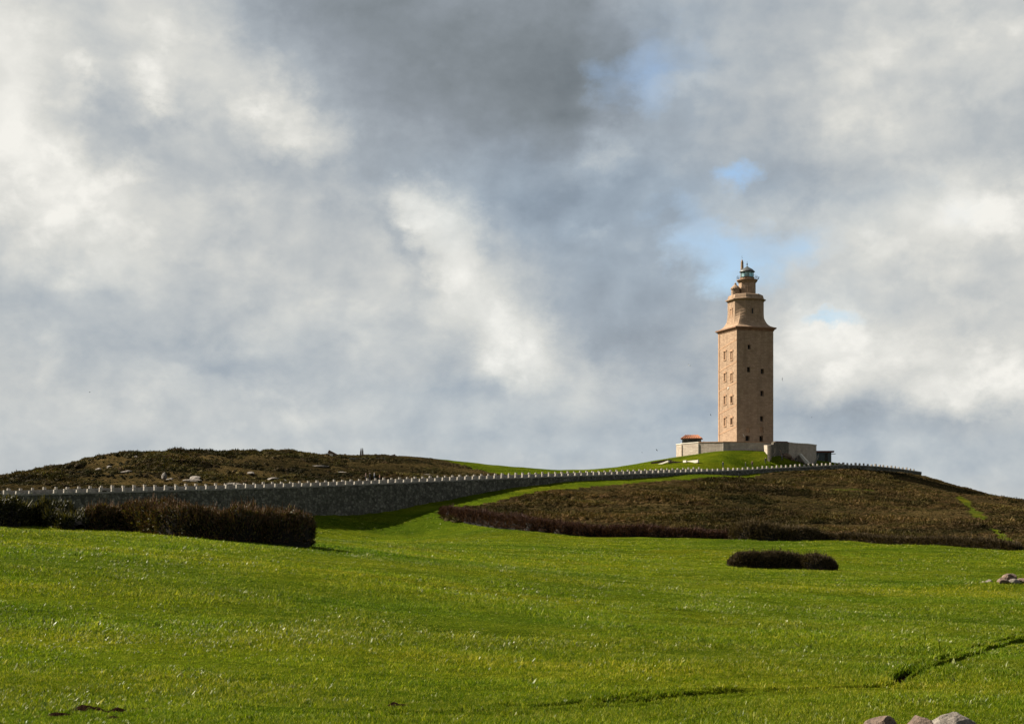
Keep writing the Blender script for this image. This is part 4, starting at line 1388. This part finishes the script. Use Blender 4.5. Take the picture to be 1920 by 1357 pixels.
def hedge_thing(name, label, cat, line, heights, half_w, n_leaf, n_twig, leaf, twig, leaf_size, twig_size, seed, group=None, sink=.25, lump=.22):
    """line: world xy points of the axis; a dense clipped-by-wind hedge with a dark core"""
    rng = np.random.default_rng(seed)
    line = np.array(line, float)
    seg = np.r_[0, np.cumsum(np.linalg.norm(np.diff(line, axis=0), axis=1))]
    L = seg[-1]
    o = line.mean(0)
    zc = gz(*o)
    root = empty(name, (o[0], o[1], zc))
    tag(root, label, cat, group)
    X = lambda t: np.interp(t, seg, line[:, 0]) - o[0]
    Y = lambda t: np.interp(t, seg, line[:, 1]) - o[1]
    Hh = lambda t: np.interp(t, seg, heights)
    gt = np.linspace(0, L, max(12, int(L / .6)))
    gg = ground_z(X(gt) + o[0], Y(gt) + o[1]) - zc
    G = lambda t: np.interp(t, gt, gg)

    def surf(t, ang, k):
        """point on the cross-section: ang 0..pi from the near foot over the top to the far foot"""
        e = .08 * L if L < 14 else 1.2
        end = np.clip(np.minimum(t, L - t) / e, 0, 1)
        end = np.sqrt(1 - (1 - end) ** 2)
        lum = 1 + lump * 1.5 * fbm(t * 1.0, ang * 1.3 + seed, 1.6, 4, seed, .65) + lump * .8 * vnoise(t / 3.5, ang * .2, seed + 5)
        w = half_w * (.35 + .65 * end) * lum * k
        h = Hh(t) * (.45 + .55 * end) * lum * k
        ca, sa = np.cos(ang), np.sin(ang)
        q = np.sign(ca) * np.abs(ca) ** .6
        p = np.abs(sa) ** .55
        tt = np.clip(t, 0, L)
        dx, dy = X(np.clip(tt + .3, 0, L)) - X(np.clip(tt - .3, 0, L)), Y(np.clip(tt + .3, 0, L)) - Y(np.clip(tt - .3, 0, L))
        ln = np.hypot(dx, dy)
        nx, ny = dy / ln, -dx / ln                   # to the right of the axis = towards the meadow
        pos = np.c_[X(tt) + nx * q * w, Y(tt) + ny * q * w, G(tt) - sink + p * (h + sink)]
        nrm = unit(np.c_[nx * ca, ny * ca, sa * 1.0 + .05])
        return pos, nrm

    # solid dark core: blocks light, its colour stands in for the inner shade
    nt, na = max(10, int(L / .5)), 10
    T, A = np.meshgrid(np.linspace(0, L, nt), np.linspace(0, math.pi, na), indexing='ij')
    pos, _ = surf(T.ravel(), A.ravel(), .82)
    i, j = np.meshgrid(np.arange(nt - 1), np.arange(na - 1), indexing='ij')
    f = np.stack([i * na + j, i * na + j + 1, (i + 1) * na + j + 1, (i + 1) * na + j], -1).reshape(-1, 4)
    link_mesh('shade_core', np_mesh('shade_core', pos, f), M['core'], root)
    t = rng.uniform(0, L, n_leaf)
    a = rng.uniform(.02, math.pi * .98, n_leaf)
    pos, nrm = surf(t, a, rng.uniform(.80, 1.03, n_leaf))
    v, f = leaves(rng, pos, nrm, leaf_size)
    link_mesh('leaves', np_mesh('leaves', v, f), leaf, root)
    if n_twig:
        t = rng.uniform(0, L, n_twig)
        a = np.clip(rng.normal(math.pi * .42, .75, n_twig), .05, math.pi - .05)
        pos, nrm = surf(t, a, rng.uniform(.86, 1.0, n_twig))
        v, f = leaves(rng, pos, nrm, twig_size, .5, .5, .14)
        ns = n_twig // 22                            # stray shoots that break the outline
        t = rng.uniform(0, L, ns)
        a = np.clip(rng.normal(math.pi * .5, .5, ns), .3, math.pi - .3)
        pos, nrm = surf(t, a, rng.uniform(.9, 1.0, ns))
        v2, f2 = leaves(rng, pos, nrm, twig_size * 1.9, .75, .35, .07)
        v, f = np.r_[v, v2], np.r_[f, f2 + len(v)]
        link_mesh('twigs', np_mesh('twigs', v, f), twig, root)
    return root


def px_line(pts):
    return [march(*q)[:2] for q in pts]


# dark hedge along the crest of the near field
hl = px_line([(-60, 980), (0, 982), (40, 984), (75, 986), (100, 988), (142, 991)])
hedge_thing('hedge', 'tall dark evergreen thicket on the field edge, above bright grass', 'hedge', np.array(hl) + [0, 1.0], [1.7, 1.6, 1.35, 1.6, 1.2, .9], 1.3, 10000, 3000,
            M['hedge_leaf'], M['hedge_leaf'], .14, .26, 3, 'hedges on the field crest', lump=.40)
hb = [(137, 990), (190, 993), (245, 996), (330, 1003), (400, 1008), (450, 1012), (480, 1014), (515, 1017), (545, 1019), (558, 1019.5), (566, 1020)]
ht = [947, 942, 940, 943, 947, 938, 934, 942, 950, 956, 966]
line = np.array(px_line(hb))
hts = [(b[1] - t_) / FPX * p[1] * .84 for b, t_, p in zip(hb, ht, line)]
hedge_thing('hedge', 'long dense hedge with reddish brown twiggy top, ending square on the meadow', 'hedge', line + [0, 1.1], hts, 1.35, 24000, 15000,
            M['hedge_leaf'], M['hedge_twig'], .12, .24, 5, 'hedges on the field crest', lump=.30)
# lone bush on the meadow
bb = [(1366, 1063), (1385, 1064), (1420, 1066), (1460, 1068), (1500, 1070), (1530, 1072), (1555, 1073), (1573, 1074)]
bt = [1052, 1036, 1031, 1034, 1040, 1038, 1044, 1056]
line = np.array(px_line(bb))
hts = [(b[1] - t_) / FPX * p[1] * .80 for b, t_, p in zip(bb, bt, line)]
hedge_thing('bush', 'low wind-clipped brown bush lying alone on the open meadow', 'bush', line + [0, .5], hts, 1.15, 9000, 15000,
            M['bush_twig'], M['bush_twig'], .13, .24, 9, None, lump=.15)
# bramble edge along the foot of the heath
def edge(name, label, pts, hts, seed, n1, n2, leaf, half_w=1.6):
    l = np.array(px_line(pts))
    hedge_thing(name, label, 'hedge', l + [0, half_w * .8], hts, half_w, n1, n2, leaf, leaf, .26, .5, seed, 'scrub edging the heath', lump=.2)
edge('bramble_hedge', 'reddish bramble hedge curving along the heath edge from the causeway side', [(834, 963), (850, 972), (900, 983), (950, 990), (1000, 996), (1060, 1001), (1120, 1005), (1200, 1007), (1300, 1009), (1375, 1010)],
     [1.2, 1.9, 2.3, 2.2, 2.2, 1.8, 1.7, 1.6, 1.3, .8], 12, 22000, 14000, M['heath_edge'])
edge('bramble_hedge', 'tall brown bramble hump bulging from the heath edge onto the meadow', [(1380, 1011), (1410, 1013), (1450, 1014), (1500, 1014), (1545, 1012)], [1.6, 2.7, 2.5, 2.0, .9], 13, 9000, 6000, M['bush_twig'], 2.0)
edge('bramble_hedge', 'thin low bramble strip along the heath edge near the grassy track', [(1545, 1012), (1600, 1014), (1650, 1018), (1720, 1021), (1800, 1024), (1860, 1027), (1915, 1031)], [.6, .9, .9, .8, .9, 1.0, .7], 14, 9000, 6000, M['bush_twig'], 1.1)


# ------------------------------------------------------------------ scattered cover (nobody could count it)
def tuft_mesh(name, blades, height, spread, width, seed, mat, lean=.5):
    rng = np.random.default_rng(seed)
    v, f = [], []
    for k in range(blades):
        a = rng.uniform(0, 6.283)
        r = spread * math.sqrt(rng.random())
        base = np.array([r * math.cos(a), r * math.sin(a), -.02])
        h = height * rng.uniform(.55, 1.25)
        la = rng.uniform(0, 6.283)
        ln = np.array([math.cos(la), math.sin(la), 0]) * h * lean * rng.uniform(.2, 1.2)
        sd = np.array([-math.sin(la + rng.normal(0, .6)), math.cos(la), 0])
        w = width * rng.uniform(.6, 1.4)
        p0, p1, p2 = base, base + ln * .35 + np.array([0, 0, h * .6]), base + ln + np.array([0, 0, h])
        i = len(v)
        v += [p0 - sd * w * .5, p0 + sd * w * .5, p1 + sd * w * .5, p1 - sd * w * .5, p2 + sd * w * .12, p2 - sd * w * .12]
        f += [(i, i + 1, i + 2, i + 3), (i + 3, i + 2, i + 4, i + 5)]
    me = np_mesh(name, np.array(v), np.array(f))
    me.materials.append(mat)
    return me


def clump_mesh(name, n, rad, h, size, seed, mat, slim=.35):
    rng = np.random.default_rng(seed)
    u = rng.random(n)
    el = np.arcsin(u * .95)
    az = rng.uniform(0, 6.283, n)
    d = np.c_[np.cos(el) * np.cos(az), np.cos(el) * np.sin(az), np.sin(el)]
    k = rng.uniform(.72, 1.0, (n, 1))
    c = d * [rad, rad, h] * k
    c[:, 2] -= .05
    v, f = leaves(rng, c, unit(d + [0, 0, .3]), size, .35, .7, slim)
    # a solid low mound inside
    m = 9
    ring = [np.c_[rad * q * np.cos(np.arange(m) * 6.283 / m), rad * q * np.sin(np.arange(m) * 6.283 / m), np.full(m, zz_)] for q, zz_ in ((.92, -.25), (.72, h * .5), (.3, h * .78))]
    b = len(v)
    v = np.r_[v, np.concatenate(ring)]
    ff = []
    for r_ in range(2):
        for j in range(m):
            ff.append((b + r_ * m + j, b + r_ * m + (j + 1) % m, b + (r_ + 1) * m + (j + 1) % m, b + (r_ + 1) * m + j))
    me = np_mesh(name, v, np.r_[f, np.array(ff)])
    me.materials.append(mat)
    return me


def scatter(name, label, pts, rot, scl, idx, meshes):
    """one object: points that carry instances of a few small plants"""
    src = bpy.data.collections.new(name + '_plants')
    for k, me in enumerate(meshes):
        src.objects.link(bpy.data.objects.new('%s_plant_%02d' % (name, k), me))
    me = bpy.data.meshes.new(name)
    me.vertices.add(len(pts))
    me.vertices.foreach_set('co', np.asarray(pts, np.float32).ravel())
    a = me.attributes.new('rot', 'FLOAT_VECTOR', 'POINT'); a.data.foreach_set('vector', np.asarray(rot, np.float32).ravel())
    a = me.attributes.new('scl', 'FLOAT_VECTOR', 'POINT'); a.data.foreach_set('vector', np.asarray(scl, np.float32).ravel())
    a = me.attributes.new('idx', 'INT', 'POINT'); a.data.foreach_set('value', np.asarray(idx, np.int32))
    o = link_mesh(name, me)
    ng = bpy.data.node_groups.new(name, 'GeometryNodeTree')
    ng.interface.new_socket('Geometry', in_out='INPUT', socket_type='NodeSocketGeometry')
    ng.interface.new_socket('Geometry', in_out='OUTPUT', socket_type='NodeSocketGeometry')
    N = ng.nodes.new
    gi, go = N('NodeGroupInput'), N('NodeGroupOutput')
    ci = N('GeometryNodeCollectionInfo')
    ci.inputs['Collection'].default_value = src
    ci.inputs['Separate Children'].default_value = True
    ci.inputs['Reset Children'].default_value = True
    ip = N('GeometryNodeInstanceOnPoints')
    def attr(nm, ty):
        q = N('GeometryNodeInputNamedAttribute'); q.data_type = ty; q.inputs['Name'].default_value = nm
        return q.outputs['Attribute']
    lk = ng.links.new
    lk(gi.outputs[0], ip.inputs['Points'])
    lk(ci.outputs[0], ip.inputs['Instance'])
    ip.inputs['Pick Instance'].default_value = True
    lk(attr('idx', 'INT'), ip.inputs['Instance Index'])
    e2r = N('FunctionNodeEulerToRotation')
    lk(attr('rot', 'FLOAT_VECTOR'), e2r.inputs[0])
    lk(e2r.outputs[0], ip.inputs['Rotation'])
    lk(attr('scl', 'FLOAT_VECTOR'), ip.inputs['Scale'])
    lk(ip.outputs[0], go.inputs[0])
    md = o.modifiers.new('scatter', 'NODES')
    md.node_group = ng
    tag(o, label, None, None, 'stuff')
    return o


def rand_rot(n, tilt=.15):
    return np.c_[RNG.normal(0, tilt, n), RNG.normal(0, tilt, n), RNG.uniform(0, 6.283, n)]


def build_heath():
    # hillside in front of the causeway
    xy = np.c_[RNG.uniform(-20, 230, 130000), RNG.uniform(190, 480, 130000)]
    e = fbm(xy[:, 0], xy[:, 1], 9.0, 3, 5) * 3.0
    h, hl_, s = masks(xy[:, 0], xy[:, 1])
    ang = np.degrees(np.arctan2(xy[:, 0], xy[:, 1]))
    n = fbm(xy[:, 0] * .6, xy[:, 1], 10, 4, 40, .6)
    keep = (h > .6) & (ang < 24) & (RNG.random(len(xy)) < np.clip(.9 + n * 1.2, .3, 1))
    xy, n = xy[keep], n[keep]
    tt = (xy[:, 0] - W0[0]) * WD[0] + (xy[:, 1] - W0[1]) * WD[1]
    sd = (xy[:, 0] - W0[0]) * WN[0] + (xy[:, 1] - W0[1]) * WN[1]
    k = (sd > 1.6) | (tt > T_END1)
    xy, n, sd = xy[k], n[k], sd[k]
    z = ground_z(xy[:, 0], xy[:, 1])
    m = len(xy)
    s = np.clip(.75 + n * 1.9, .25, 1.9) * RNG.uniform(.6, 1.25, m)
    sc = np.c_[s * RNG.uniform(.9, 1.5, m), s * RNG.uniform(.9, 1.5, m), s * RNG.uniform(.6, 1.2, m) * np.clip(sd / 16, .25, 1)]
    meshes = [clump_mesh('heath_clump', 130, .75, .50, .22, 60 + q, M['heath']) for q in range(5)]
    scatter('heath', 'dark brown heather and gorse covering the slope below the causeway', np.c_[xy, z], rand_rot(m, .1), sc, RNG.integers(0, 5, m), meshes)
    # hill behind the causeway
    xy = np.c_[RNG.uniform(-170, 40, 70000), RNG.uniform(225, 420, 70000)]
    h, hl_, s = masks(xy[:, 0], xy[:, 1])
    n = fbm(xy[:, 0] * .6, xy[:, 1], 9, 4, 77, .6)
    keep = (hl_ > .5) & (RNG.random(len(xy)) < np.clip(.8 + n * 2.2, .10, 1))
    xy, n = xy[keep], n[keep]
    z = ground_z(xy[:, 0], xy[:, 1])
    m = len(xy)
    sd = -((xy[:, 0] - W0[0]) * WN[0] + (xy[:, 1] - W0[1]) * WN[1])
    s = np.clip(.75 + n * 1.7, .25, 1.6) * RNG.uniform(.6, 1.3, m) * np.clip((wall_t(1060) - ((xy[:, 0] - W0[0]) * WD[0] + (xy[:, 1] - W0[1]) * WD[1])) / 45, .3, 1)
    sc = np.c_[s * RNG.uniform(.9, 1.6, m), s * RNG.uniform(.9, 1.5, m), s * RNG.uniform(.7, 1.35, m) * np.clip((sd - 5) / 12, .35, 1)]
    meshes = [clump_mesh('gorse_clump', 130, .85, .55, .22, 80 + q, M['gorse']) for q in range(5)]
    scatter('gorse_cover', 'brown and green gorse covering the rocky hill behind the causeway', np.c_[xy, z], rand_rot(m, .1), sc, RNG.integers(0, 5, m), meshes)


build_heath()


def build_grass():
    P_, I_, S_ = [], [], []
    for d0, d1, dens, sc, hs in ((12, 24, 330, .85, .95), (24, 36, 190, 1.1, 1.1), (36, 56, 85, 1.5, 1.25), (56, 90, 34, 2.1, 1.45), (90, 150, 13, 3.0, 1.7), (150, 290, 3.0, 4.6, 2.3)):
        half = math.tan(math.radians(23.5))
        area = half * (d1 ** 2 - d0 ** 2)
        n = int(area * dens)
        y = np.sqrt(RNG.uniform(d0 ** 2, d1 ** 2, n))
        x = RNG.uniform(-half, half, n) * y
        h, hl_, s = masks(x, y)
        nn = fbm(x, y, 5.0, 4, 90)
        nl = fbm(x, y, 1.1, 3, 91)
        keep = (s < .05) & (h < .5) & ((x - W0[0]) * WN[0] + (y - W0[1]) * WN[1] > 2) & (RNG.random(n) < np.clip(.85 + nn * .6 + nl * .7, .5, 1))
        x, y, nn, nl = x[keep], y[keep], nn[keep], nl[keep]
        m = len(x)
        sz = np.clip(1 + nn * .9 + nl * .6, .5, 1.7) * RNG.uniform(.7, 1.3, m)
        big_ = (d0 < 40) & (RNG.random(m) < np.clip(.012 + nl * .06, .002, .05))       # rank clumps the sheep leave
        sz = np.where(big_, sz * RNG.uniform(1.3, 1.9, m), sz)
        P_.append(np.c_[x, y, ground_z(x, y)])
        S_.append(np.c_[sz * sc, sz * sc, sz * hs * RNG.uniform(.75, 1.25, m)])
        pale = fbm(x, y, 7.0, 3, 93)
        broad = RNG.random(m) < np.clip(.045 + pale * .22 + nl * .22, .012, .25)
        I_.append(np.where(broad, RNG.integers(5, 8, m), RNG.integers(0, 5, m)))
    p, s, i = np.concatenate(P_), np.concatenate(S_), np.concatenate(I_)
    meshes = [tuft_mesh('grass_tuft', 14, .055, .09, .006, 100 + q, M['grass'], .75) for q in range(5)] + \
             [tuft_mesh('leafy_tuft', 8, .058, .06, .014, 200 + q, M['pale_glint_leaf'], 1.1) for q in range(3)]
    scatter('grass', 'short bright green pasture grass of the near meadow', p, rand_rot(len(p), .12), s, i, meshes)
    print('grass tufts', len(p))


build_grass()


# ------------------------------------------------------------------ rocks
def rock(name, label, loc, dims, seed, mat, group=None, sub=3, rough=.42, rz=None):
    bm = bmesh.new()
    bmesh.ops.create_icosphere(bm, subdivisions=sub, radius=1.0)
    r = np.random.default_rng(seed)
    co = np.array([v.co[:] for v in bm.verts])
    planes = unit(r.normal(0, 1, (11, 3)))
    for pl in planes:                                     # broken faces
        k = r.uniform(.62, .92)
        d = co @ pl
        co = co - np.outer(np.clip(d - k, 0, None), pl) * .92
    co *= 1 + rough * .45 * (fbm(co[:, 0] * 1.7 + seed, co[:, 1] * 1.7 + co[:, 2] * 1.3, 1.0, 3, seed))[:, None]
    co = co * (np.array(dims) / 2)
    for v, c in zip(bm.verts, co):
        v.co = c
    me = bpy.data.meshes.new(name)
    bm.to_mesh(me)
    bm.free()
    o = link_mesh(name, me, mat)
    o.location = loc
    o.rotation_euler = (0, 0, r.uniform(0, 6.28) if rz is None else rz)
    tag(o, label, 'rock', group)
    return o


def ground_rock(label, px, py, dims, seed, mat, group, sinkf=.25, **k):
    p = at(px, py, **k)
    rock('rock', label, (p.x, p.y, p.z + dims[2] * (.5 - sinkf)), dims, seed, mat, group)


# three boulders at the near edge of the field
for px, py, dims, seed, lab in [(1655, 1372, (.50, .45, .42), 1, 'dark rounded reddish boulder standing in the short grass'), (1727, 1376, (.60, .5, .42), 2, 'jagged orange-brown boulder with a sharp peak in the short grass'),
                                (1783, 1374, (.66, .55, .52), 31, 'pale grey smooth boulder in the short grass')]:
    D = 17.6
    x = (px - 960) / FPX * D
    rock('rock', lab, (x, D, gz(x, D) + dims[2] * .22 - .10), dims, seed, M['rock'] if seed == 31 else M['rock_brown'], 'boulders in a row', 4, .34)
# stone heap on the right of the meadow
for k, (px, py, dims, lab) in enumerate([(1898, 1096, (1.3, 1.0, .95), 'largest upright boulder of the heap on the grassy rise'), (1882, 1097, (.8, .7, .5), 'brown boulder leaning on the tall one in the heap'),
                                         (1868, 1093, (.55, .5, .38), 'small rounded stone at the low end of the heap'), (1872, 1102, (.75, .6, .45), 'rusty stone sunk in the grass below the heap'),
                                         (1854, 1094, (.6, .5, .22), 'flat stone lying apart in the grass beside the heap'), (1912, 1099, (1.2, .9, .55), 'wide low boulder at the outer end of the heap'), (1893, 1101, (.9, .7, .42), 'pale flat slab in front of the tall boulder in the heap'),
                                         (1828, 1092, (.35, .3, .2), 'tiny pale stone alone in the grass far from the heap')]):
    rx, ry = HEAP[0] + (px - 1885) / FPX * HEAP[1], HEAP[1] + (1098 - py) * .28
    rock('rock', lab, (rx, ry, gz(rx, ry) + dims[2] * .22), dims, 40 + k, M['rock_brown'] if k in (0, 1, 3, 5) else M['rock'], 'stones of the heap on the meadow')
# outcrops in the heather of the hill behind the causeway
for k, (px, py, dims, lab) in enumerate([
    (308, 888, (1.5, 1.4, 2.6), 'upright sunlit crag with bright face among the gorse'), (318, 892, (1.3, 1.2, 1.4), 'small crag at the foot of the upright one'),
    (364, 889, (3.6, 2.2, 1.6), 'broad pale rounded rock slab facing the causeway'), (360, 896, (3.0, 1.6, 1.0), 'lower ledge under the broad pale slab'),
    (437, 904, (2.6, 2.0, 1.1), 'low pale rock close behind the parapet'), (512, 893, (4.8, 2.6, 1.2), 'long low whaleback rock in the gorse'), (530, 898, (3.0, 2.2, .9), 'slanting rock at the end of the whaleback'),
    (602, 873, (4.0, 2.2, .9), 'flat pinkish rock shelf below the hill skyline'), (640, 881, (3.4, 2.0, .8), 'flat grey rock shelf in mid slope'), (800, 891, (4.4, 2.0, .8), 'long pale flat rock near the parapet top'),
    (205, 871, (1.2, 1.0, 1.1), 'small knob of rock high on the gorse slope'), (256, 861, (.9, .8, 1.0), 'little white rock just under the crest'), (50, 899, (1.1, .9, .8), 'little white rock low on the hill shoulder'),
    (395, 857, (2.2, 1.6, .7), 'flat rock just below the crest'), (185, 882, (1.6, 1.2, .9), 'weathered rock in the middle of the gorse slope'), (240, 886, (2.2, 1.4, 1.0), 'dark streaked rock beside the upright crag'), (470, 884, (2.0, 1.4, .8), 'rounded rock among green gorse'),
]):
    p = at(px, py, d0=255)
    rock('rock', lab, (p.x, p.y, p.z + dims[2] * (.10 if k > 1 else .2)), (dims[0] * 1.5, dims[1], dims[2] * .85), 70 + k, M['rock_hill'], 'rock outcrops on the gorse hill', 3, .6)
# rubble heap below the bastion
for k, (px, py, dims, lab) in enumerate([(1471, 870, (1.8, 1.3, 1.5), 'brown rubble rock at the grassy foot of the bastion'), (1478, 868, (2.2, 1.5, 2.2), 'tallest brown rubble rock below the bastion'), (1486, 871, (1.4, 1.1, 1.2), 'brown rubble rock next to the stairway foot')]):
    D = 406.0
    x = pxy(px, D)[0]
    rock('rock', lab, (x, D, gz(x, D) + dims[2] * .3), dims, 90 + k, M['rock_brown'], 'rubble below the bastion')


# ------------------------------------------------------------------ people on the hill
def person(label, loc, face, top, legs, seed, height=1.72, group=None):
    r = random.Random(seed)
    s = height / 1.72
    me = bpy.data.meshes.new('person')
    bm = bmesh.new()
    sk = bm.verts.layers.skin.verify()
    sw = r.uniform(.06, .16)
    joints = {'pelvis': ((0, 0, .95), .135), 'chest': ((0, .0, 1.28), .165), 'neck': ((0, .0, 1.47), .062), 'head': ((0, -.02, 1.60), .095), 'crown': ((0, -.01, 1.68), .07),
              'ls': ((.19, 0, 1.40), .062), 'le': ((.25, .03, 1.13), .05), 'lw': ((.24, -.08, .90), .038), 'lh': ((.23, -.10, .82), .035),
              'rs': ((-.19, 0, 1.40), .062), 're': ((-.25, .03, 1.13), .05), 'rw': ((-.24, -.05, .90), .038), 'rh': ((-.23, -.07, .82), .035),
              'lk': ((.10, -sw, .50), .062), 'la': ((.10, -sw * .6, .09), .045), 'lt': ((.11, -sw * .6 - .14, .04), .035),
              'rk': ((-.10, sw * .3, .50), .062), 'ra': ((-.10, sw, .09), .045), 'rt': ((-.11, sw - .14, .04), .035), 'lp': ((.09, 0, .88), .095), 'rp': ((-.09, 0, .88), .095)}
    vs = {}
    for k, (c, rad) in joints.items():
        v = bm.verts.new([q * s for q in c])
        v[sk].radius = (rad * s, rad * s)
        v[sk].use_root = k == 'pelvis'
        vs[k] = v
    for a, b in [('pelvis', 'chest'), ('chest', 'neck'), ('neck', 'head'), ('head', 'crown'), ('chest', 'ls'), ('ls', 'le'), ('le', 'lw'), ('lw', 'lh'), ('chest', 'rs'), ('rs', 're'), ('re', 'rw'), ('rw', 'rh'),
                 ('pelvis', 'lp'), ('lp', 'lk'), ('lk', 'la'), ('la', 'lt'), ('pelvis', 'rp'), ('rp', 'rk'), ('rk', 'ra'), ('ra', 'rt')]:
        bm.edges.new((vs[a], vs[b]))
    bm.to_mesh(me)
    bm.free()
    m, t, b, out = new_mat('person_clothes')
    co = obj_co(t)
    sp = t.n('ShaderNodeSeparateXYZ'); t.l(co, sp.inputs[0])
    c = t.mix(t.mapr(sp.outputs[2], .93 * s, .95 * s), legs, top)
    c = t.mix(t.mapr(sp.outputs[2], 1.47 * s, 1.49 * s), c, (.42, .25, .17))
    c = t.mix(t.mapr(t.m('ADD', sp.outputs[2], t.m('MULTIPLY', sp.outputs[1], .8)), 1.62 * s, 1.64 * s), c, (.03, .02, .015))
    t.l(c, b.inputs['Base Color'])
    b.inputs['Roughness'].default_value = .85
    o = link_mesh('person', me, m)
    k = o.modifiers.new('skin', 'SKIN'); k.use_smooth_shade = True
    k = o.modifiers.new('sub', 'SUBSURF'); k.levels = 1; k.render_levels = 2
    o.location = loc
    o.rotation_euler = (0, 0, face)
    tag(o, label, 'person', group)


def stand(px, py, d0=255):
    p = at(px, py, d0=d0)
    return (p.x, p.y, p.z - .02)


G1 = 'people walking below the terrace'
person('person in dark teal coat on the grass below the terrace, near the causeway', stand(1355.5, 877, 376), .6, (.012, .028, .032), (.02, .022, .03), 1, 1.75, G1)
person('person in dark green jacket half hidden by the parapet, beside one in maroon', stand(1398, 877.5, 380), 1.2, (.02, .03, .02), (.02, .02, .02), 2, 1.65, G1)
person('person in dark maroon coat with a pale bag side, by the parapet', stand(1410.5, 876.5, 380), -.5, (.05, .018, .015), (.02, .016, .015), 3, 1.75, G1)
person('person in black standing on the grass below the pale bastion end', stand(1435.6, 871, 382), .2, (.012, .010, .012), (.012, .012, .014), 4, 1.75, G1)
person('person in grey coat beside the brown rubble below the bastion', stand(1466, 866, 401), .9, (.10, .10, .11), (.03, .03, .04), 5, 1.7, G1)
person('person in black coat at the foot of the stairway', stand(1492, 869, 404), -.9, (.015, .012, .014), (.02, .02, .025), 6, 1.7, G1)
person('person in dark clothes on the terrace beside the tiled hut', (*pxy(1319.5, 414), 19.0), .4, (.012, .012, .014), (.02, .02, .02), 7, 1.75)
person('person in pink-brown jacket walking the causeway, behind the group', stand(686, 899), 1.7, (.16, .09, .08), (.03, .03, .04), 8, 1.66, 'walkers on the causeway')
person('person in black jacket with white cap walking the causeway', stand(693.5, 899.5), 1.4, (.012, .012, .014), (.02, .02, .025), 9, 1.78, 'walkers on the causeway')
person('person in light grey top walking the causeway', stand(702, 899), 1.6, (.28, .28, .30), (.03, .04, .06), 10, 1.74, 'walkers on the causeway')
person('person in tan coat walking the causeway, ahead of the group', stand(712, 902), 1.5, (.30, .16, .09), (.04, .04, .05), 11, 1.6, 'walkers on the causeway')


# ------------------------------------------------------------------ birds
def bird(label, px, py, D, span, bank, head, mat, flap):
    m = MB()
    L = span * .42
    prof = [(-.5, .015), (-.38, .055), (-.15, .085), (.1, .09), (.3, .065), (.42, .045), (.5, .01)]
    m.loft([[(x * L, r * L * 1.3 * math.cos(a), r * L * 1.3 * math.sin(a)) for a in [k * math.pi / 3 for k in range(6)]] for x, r in prof])
    m.loft([[(-.5 * L, -.10 * L, 0), (-.5 * L, .10 * L, 0), (-.5 * L, .10 * L, .02 * L), (-.5 * L, -.10 * L, .02 * L)], [(-.32 * L, -.04 * L, 0), (-.32 * L, .04 * L, 0), (-.32 * L, .04 * L, .03 * L), (-.32 * L, -.04 * L, .03 * L)]])
    for s in (-1, 1):
        a, b = span * .26, span * .5
        z1, z2 = flap * span * .16, flap * span * .10
        th = .012 * span
        R0 = [(.20 * L, s * .05 * L, 0), (-.15 * L, s * .05 * L, 0)]
        R1 = [(.30 * L, s * a, z1), (-.08 * L, s * a, z1)]
        R2 = [(-.05 * L, s * b, z2), (-.16 * L, s * b, z2)]
        m.loft([[p + () for p in R] + [(R[1][0], R[1][1], R[1][2] + th), (R[0][0], R[0][1], R[0][2] + th)] for R in (R0, R1, R2)])
    o = m.build('bird', mat)
    o.location = ((px - 960) / FPX * D, D, (HY - py) / FPX * D)
    o.rotation_euler = (bank, random.uniform(-.2, .2), head)
    tag(o, label, 'bird', 'birds round the tower')


M['bird_dark'] = simple('dark_feathers', (.02, .02, .022), .7, .2, 3.0)
M['bird_white'] = simple('white_feathers', (.70, .70, .68), .7, .1, 3.0)
bird('white gull in the open sky well away from the tower shaft', 1292, 685, 260, .75, .5, 1.9, M['bird_white'], .9)
bird('dark bird beside the shaded face of the tower shaft', 1466.5, 711, 330, 1.0, 1.35, .9, M['bird_dark'], .6)
bird('dark bird beside the foot of the sunlit tower face', 1332.5, 778, 300, .62, .9, 2.4, M['bird_dark'], .8)
bird('small dark bird above the kiosk side of the hill', 1522, 782, 330, .75, .3, .3, M['bird_dark'], -.3)
bird('dark bird low over the grass below the terrace, near the enclosure', 1231.5, 844, 330, .9, .5, 2.7, M['bird_dark'], .9)
bird('dark bird far from the tower, above the gorse hill', 168, 735, 300, .85, .1, .2, M['bird_dark'], .4)
bird('white gull passing in front of the shaded tower base', 1394, 816.5, 392, 1.1, 1.0, 1.0, M['bird_white'], .8)
bird('tiny dark bird over the gap between gorse hill and tower hill', 1204, 848, 350, .6, .4, 2.0, M['bird_dark'], .5)
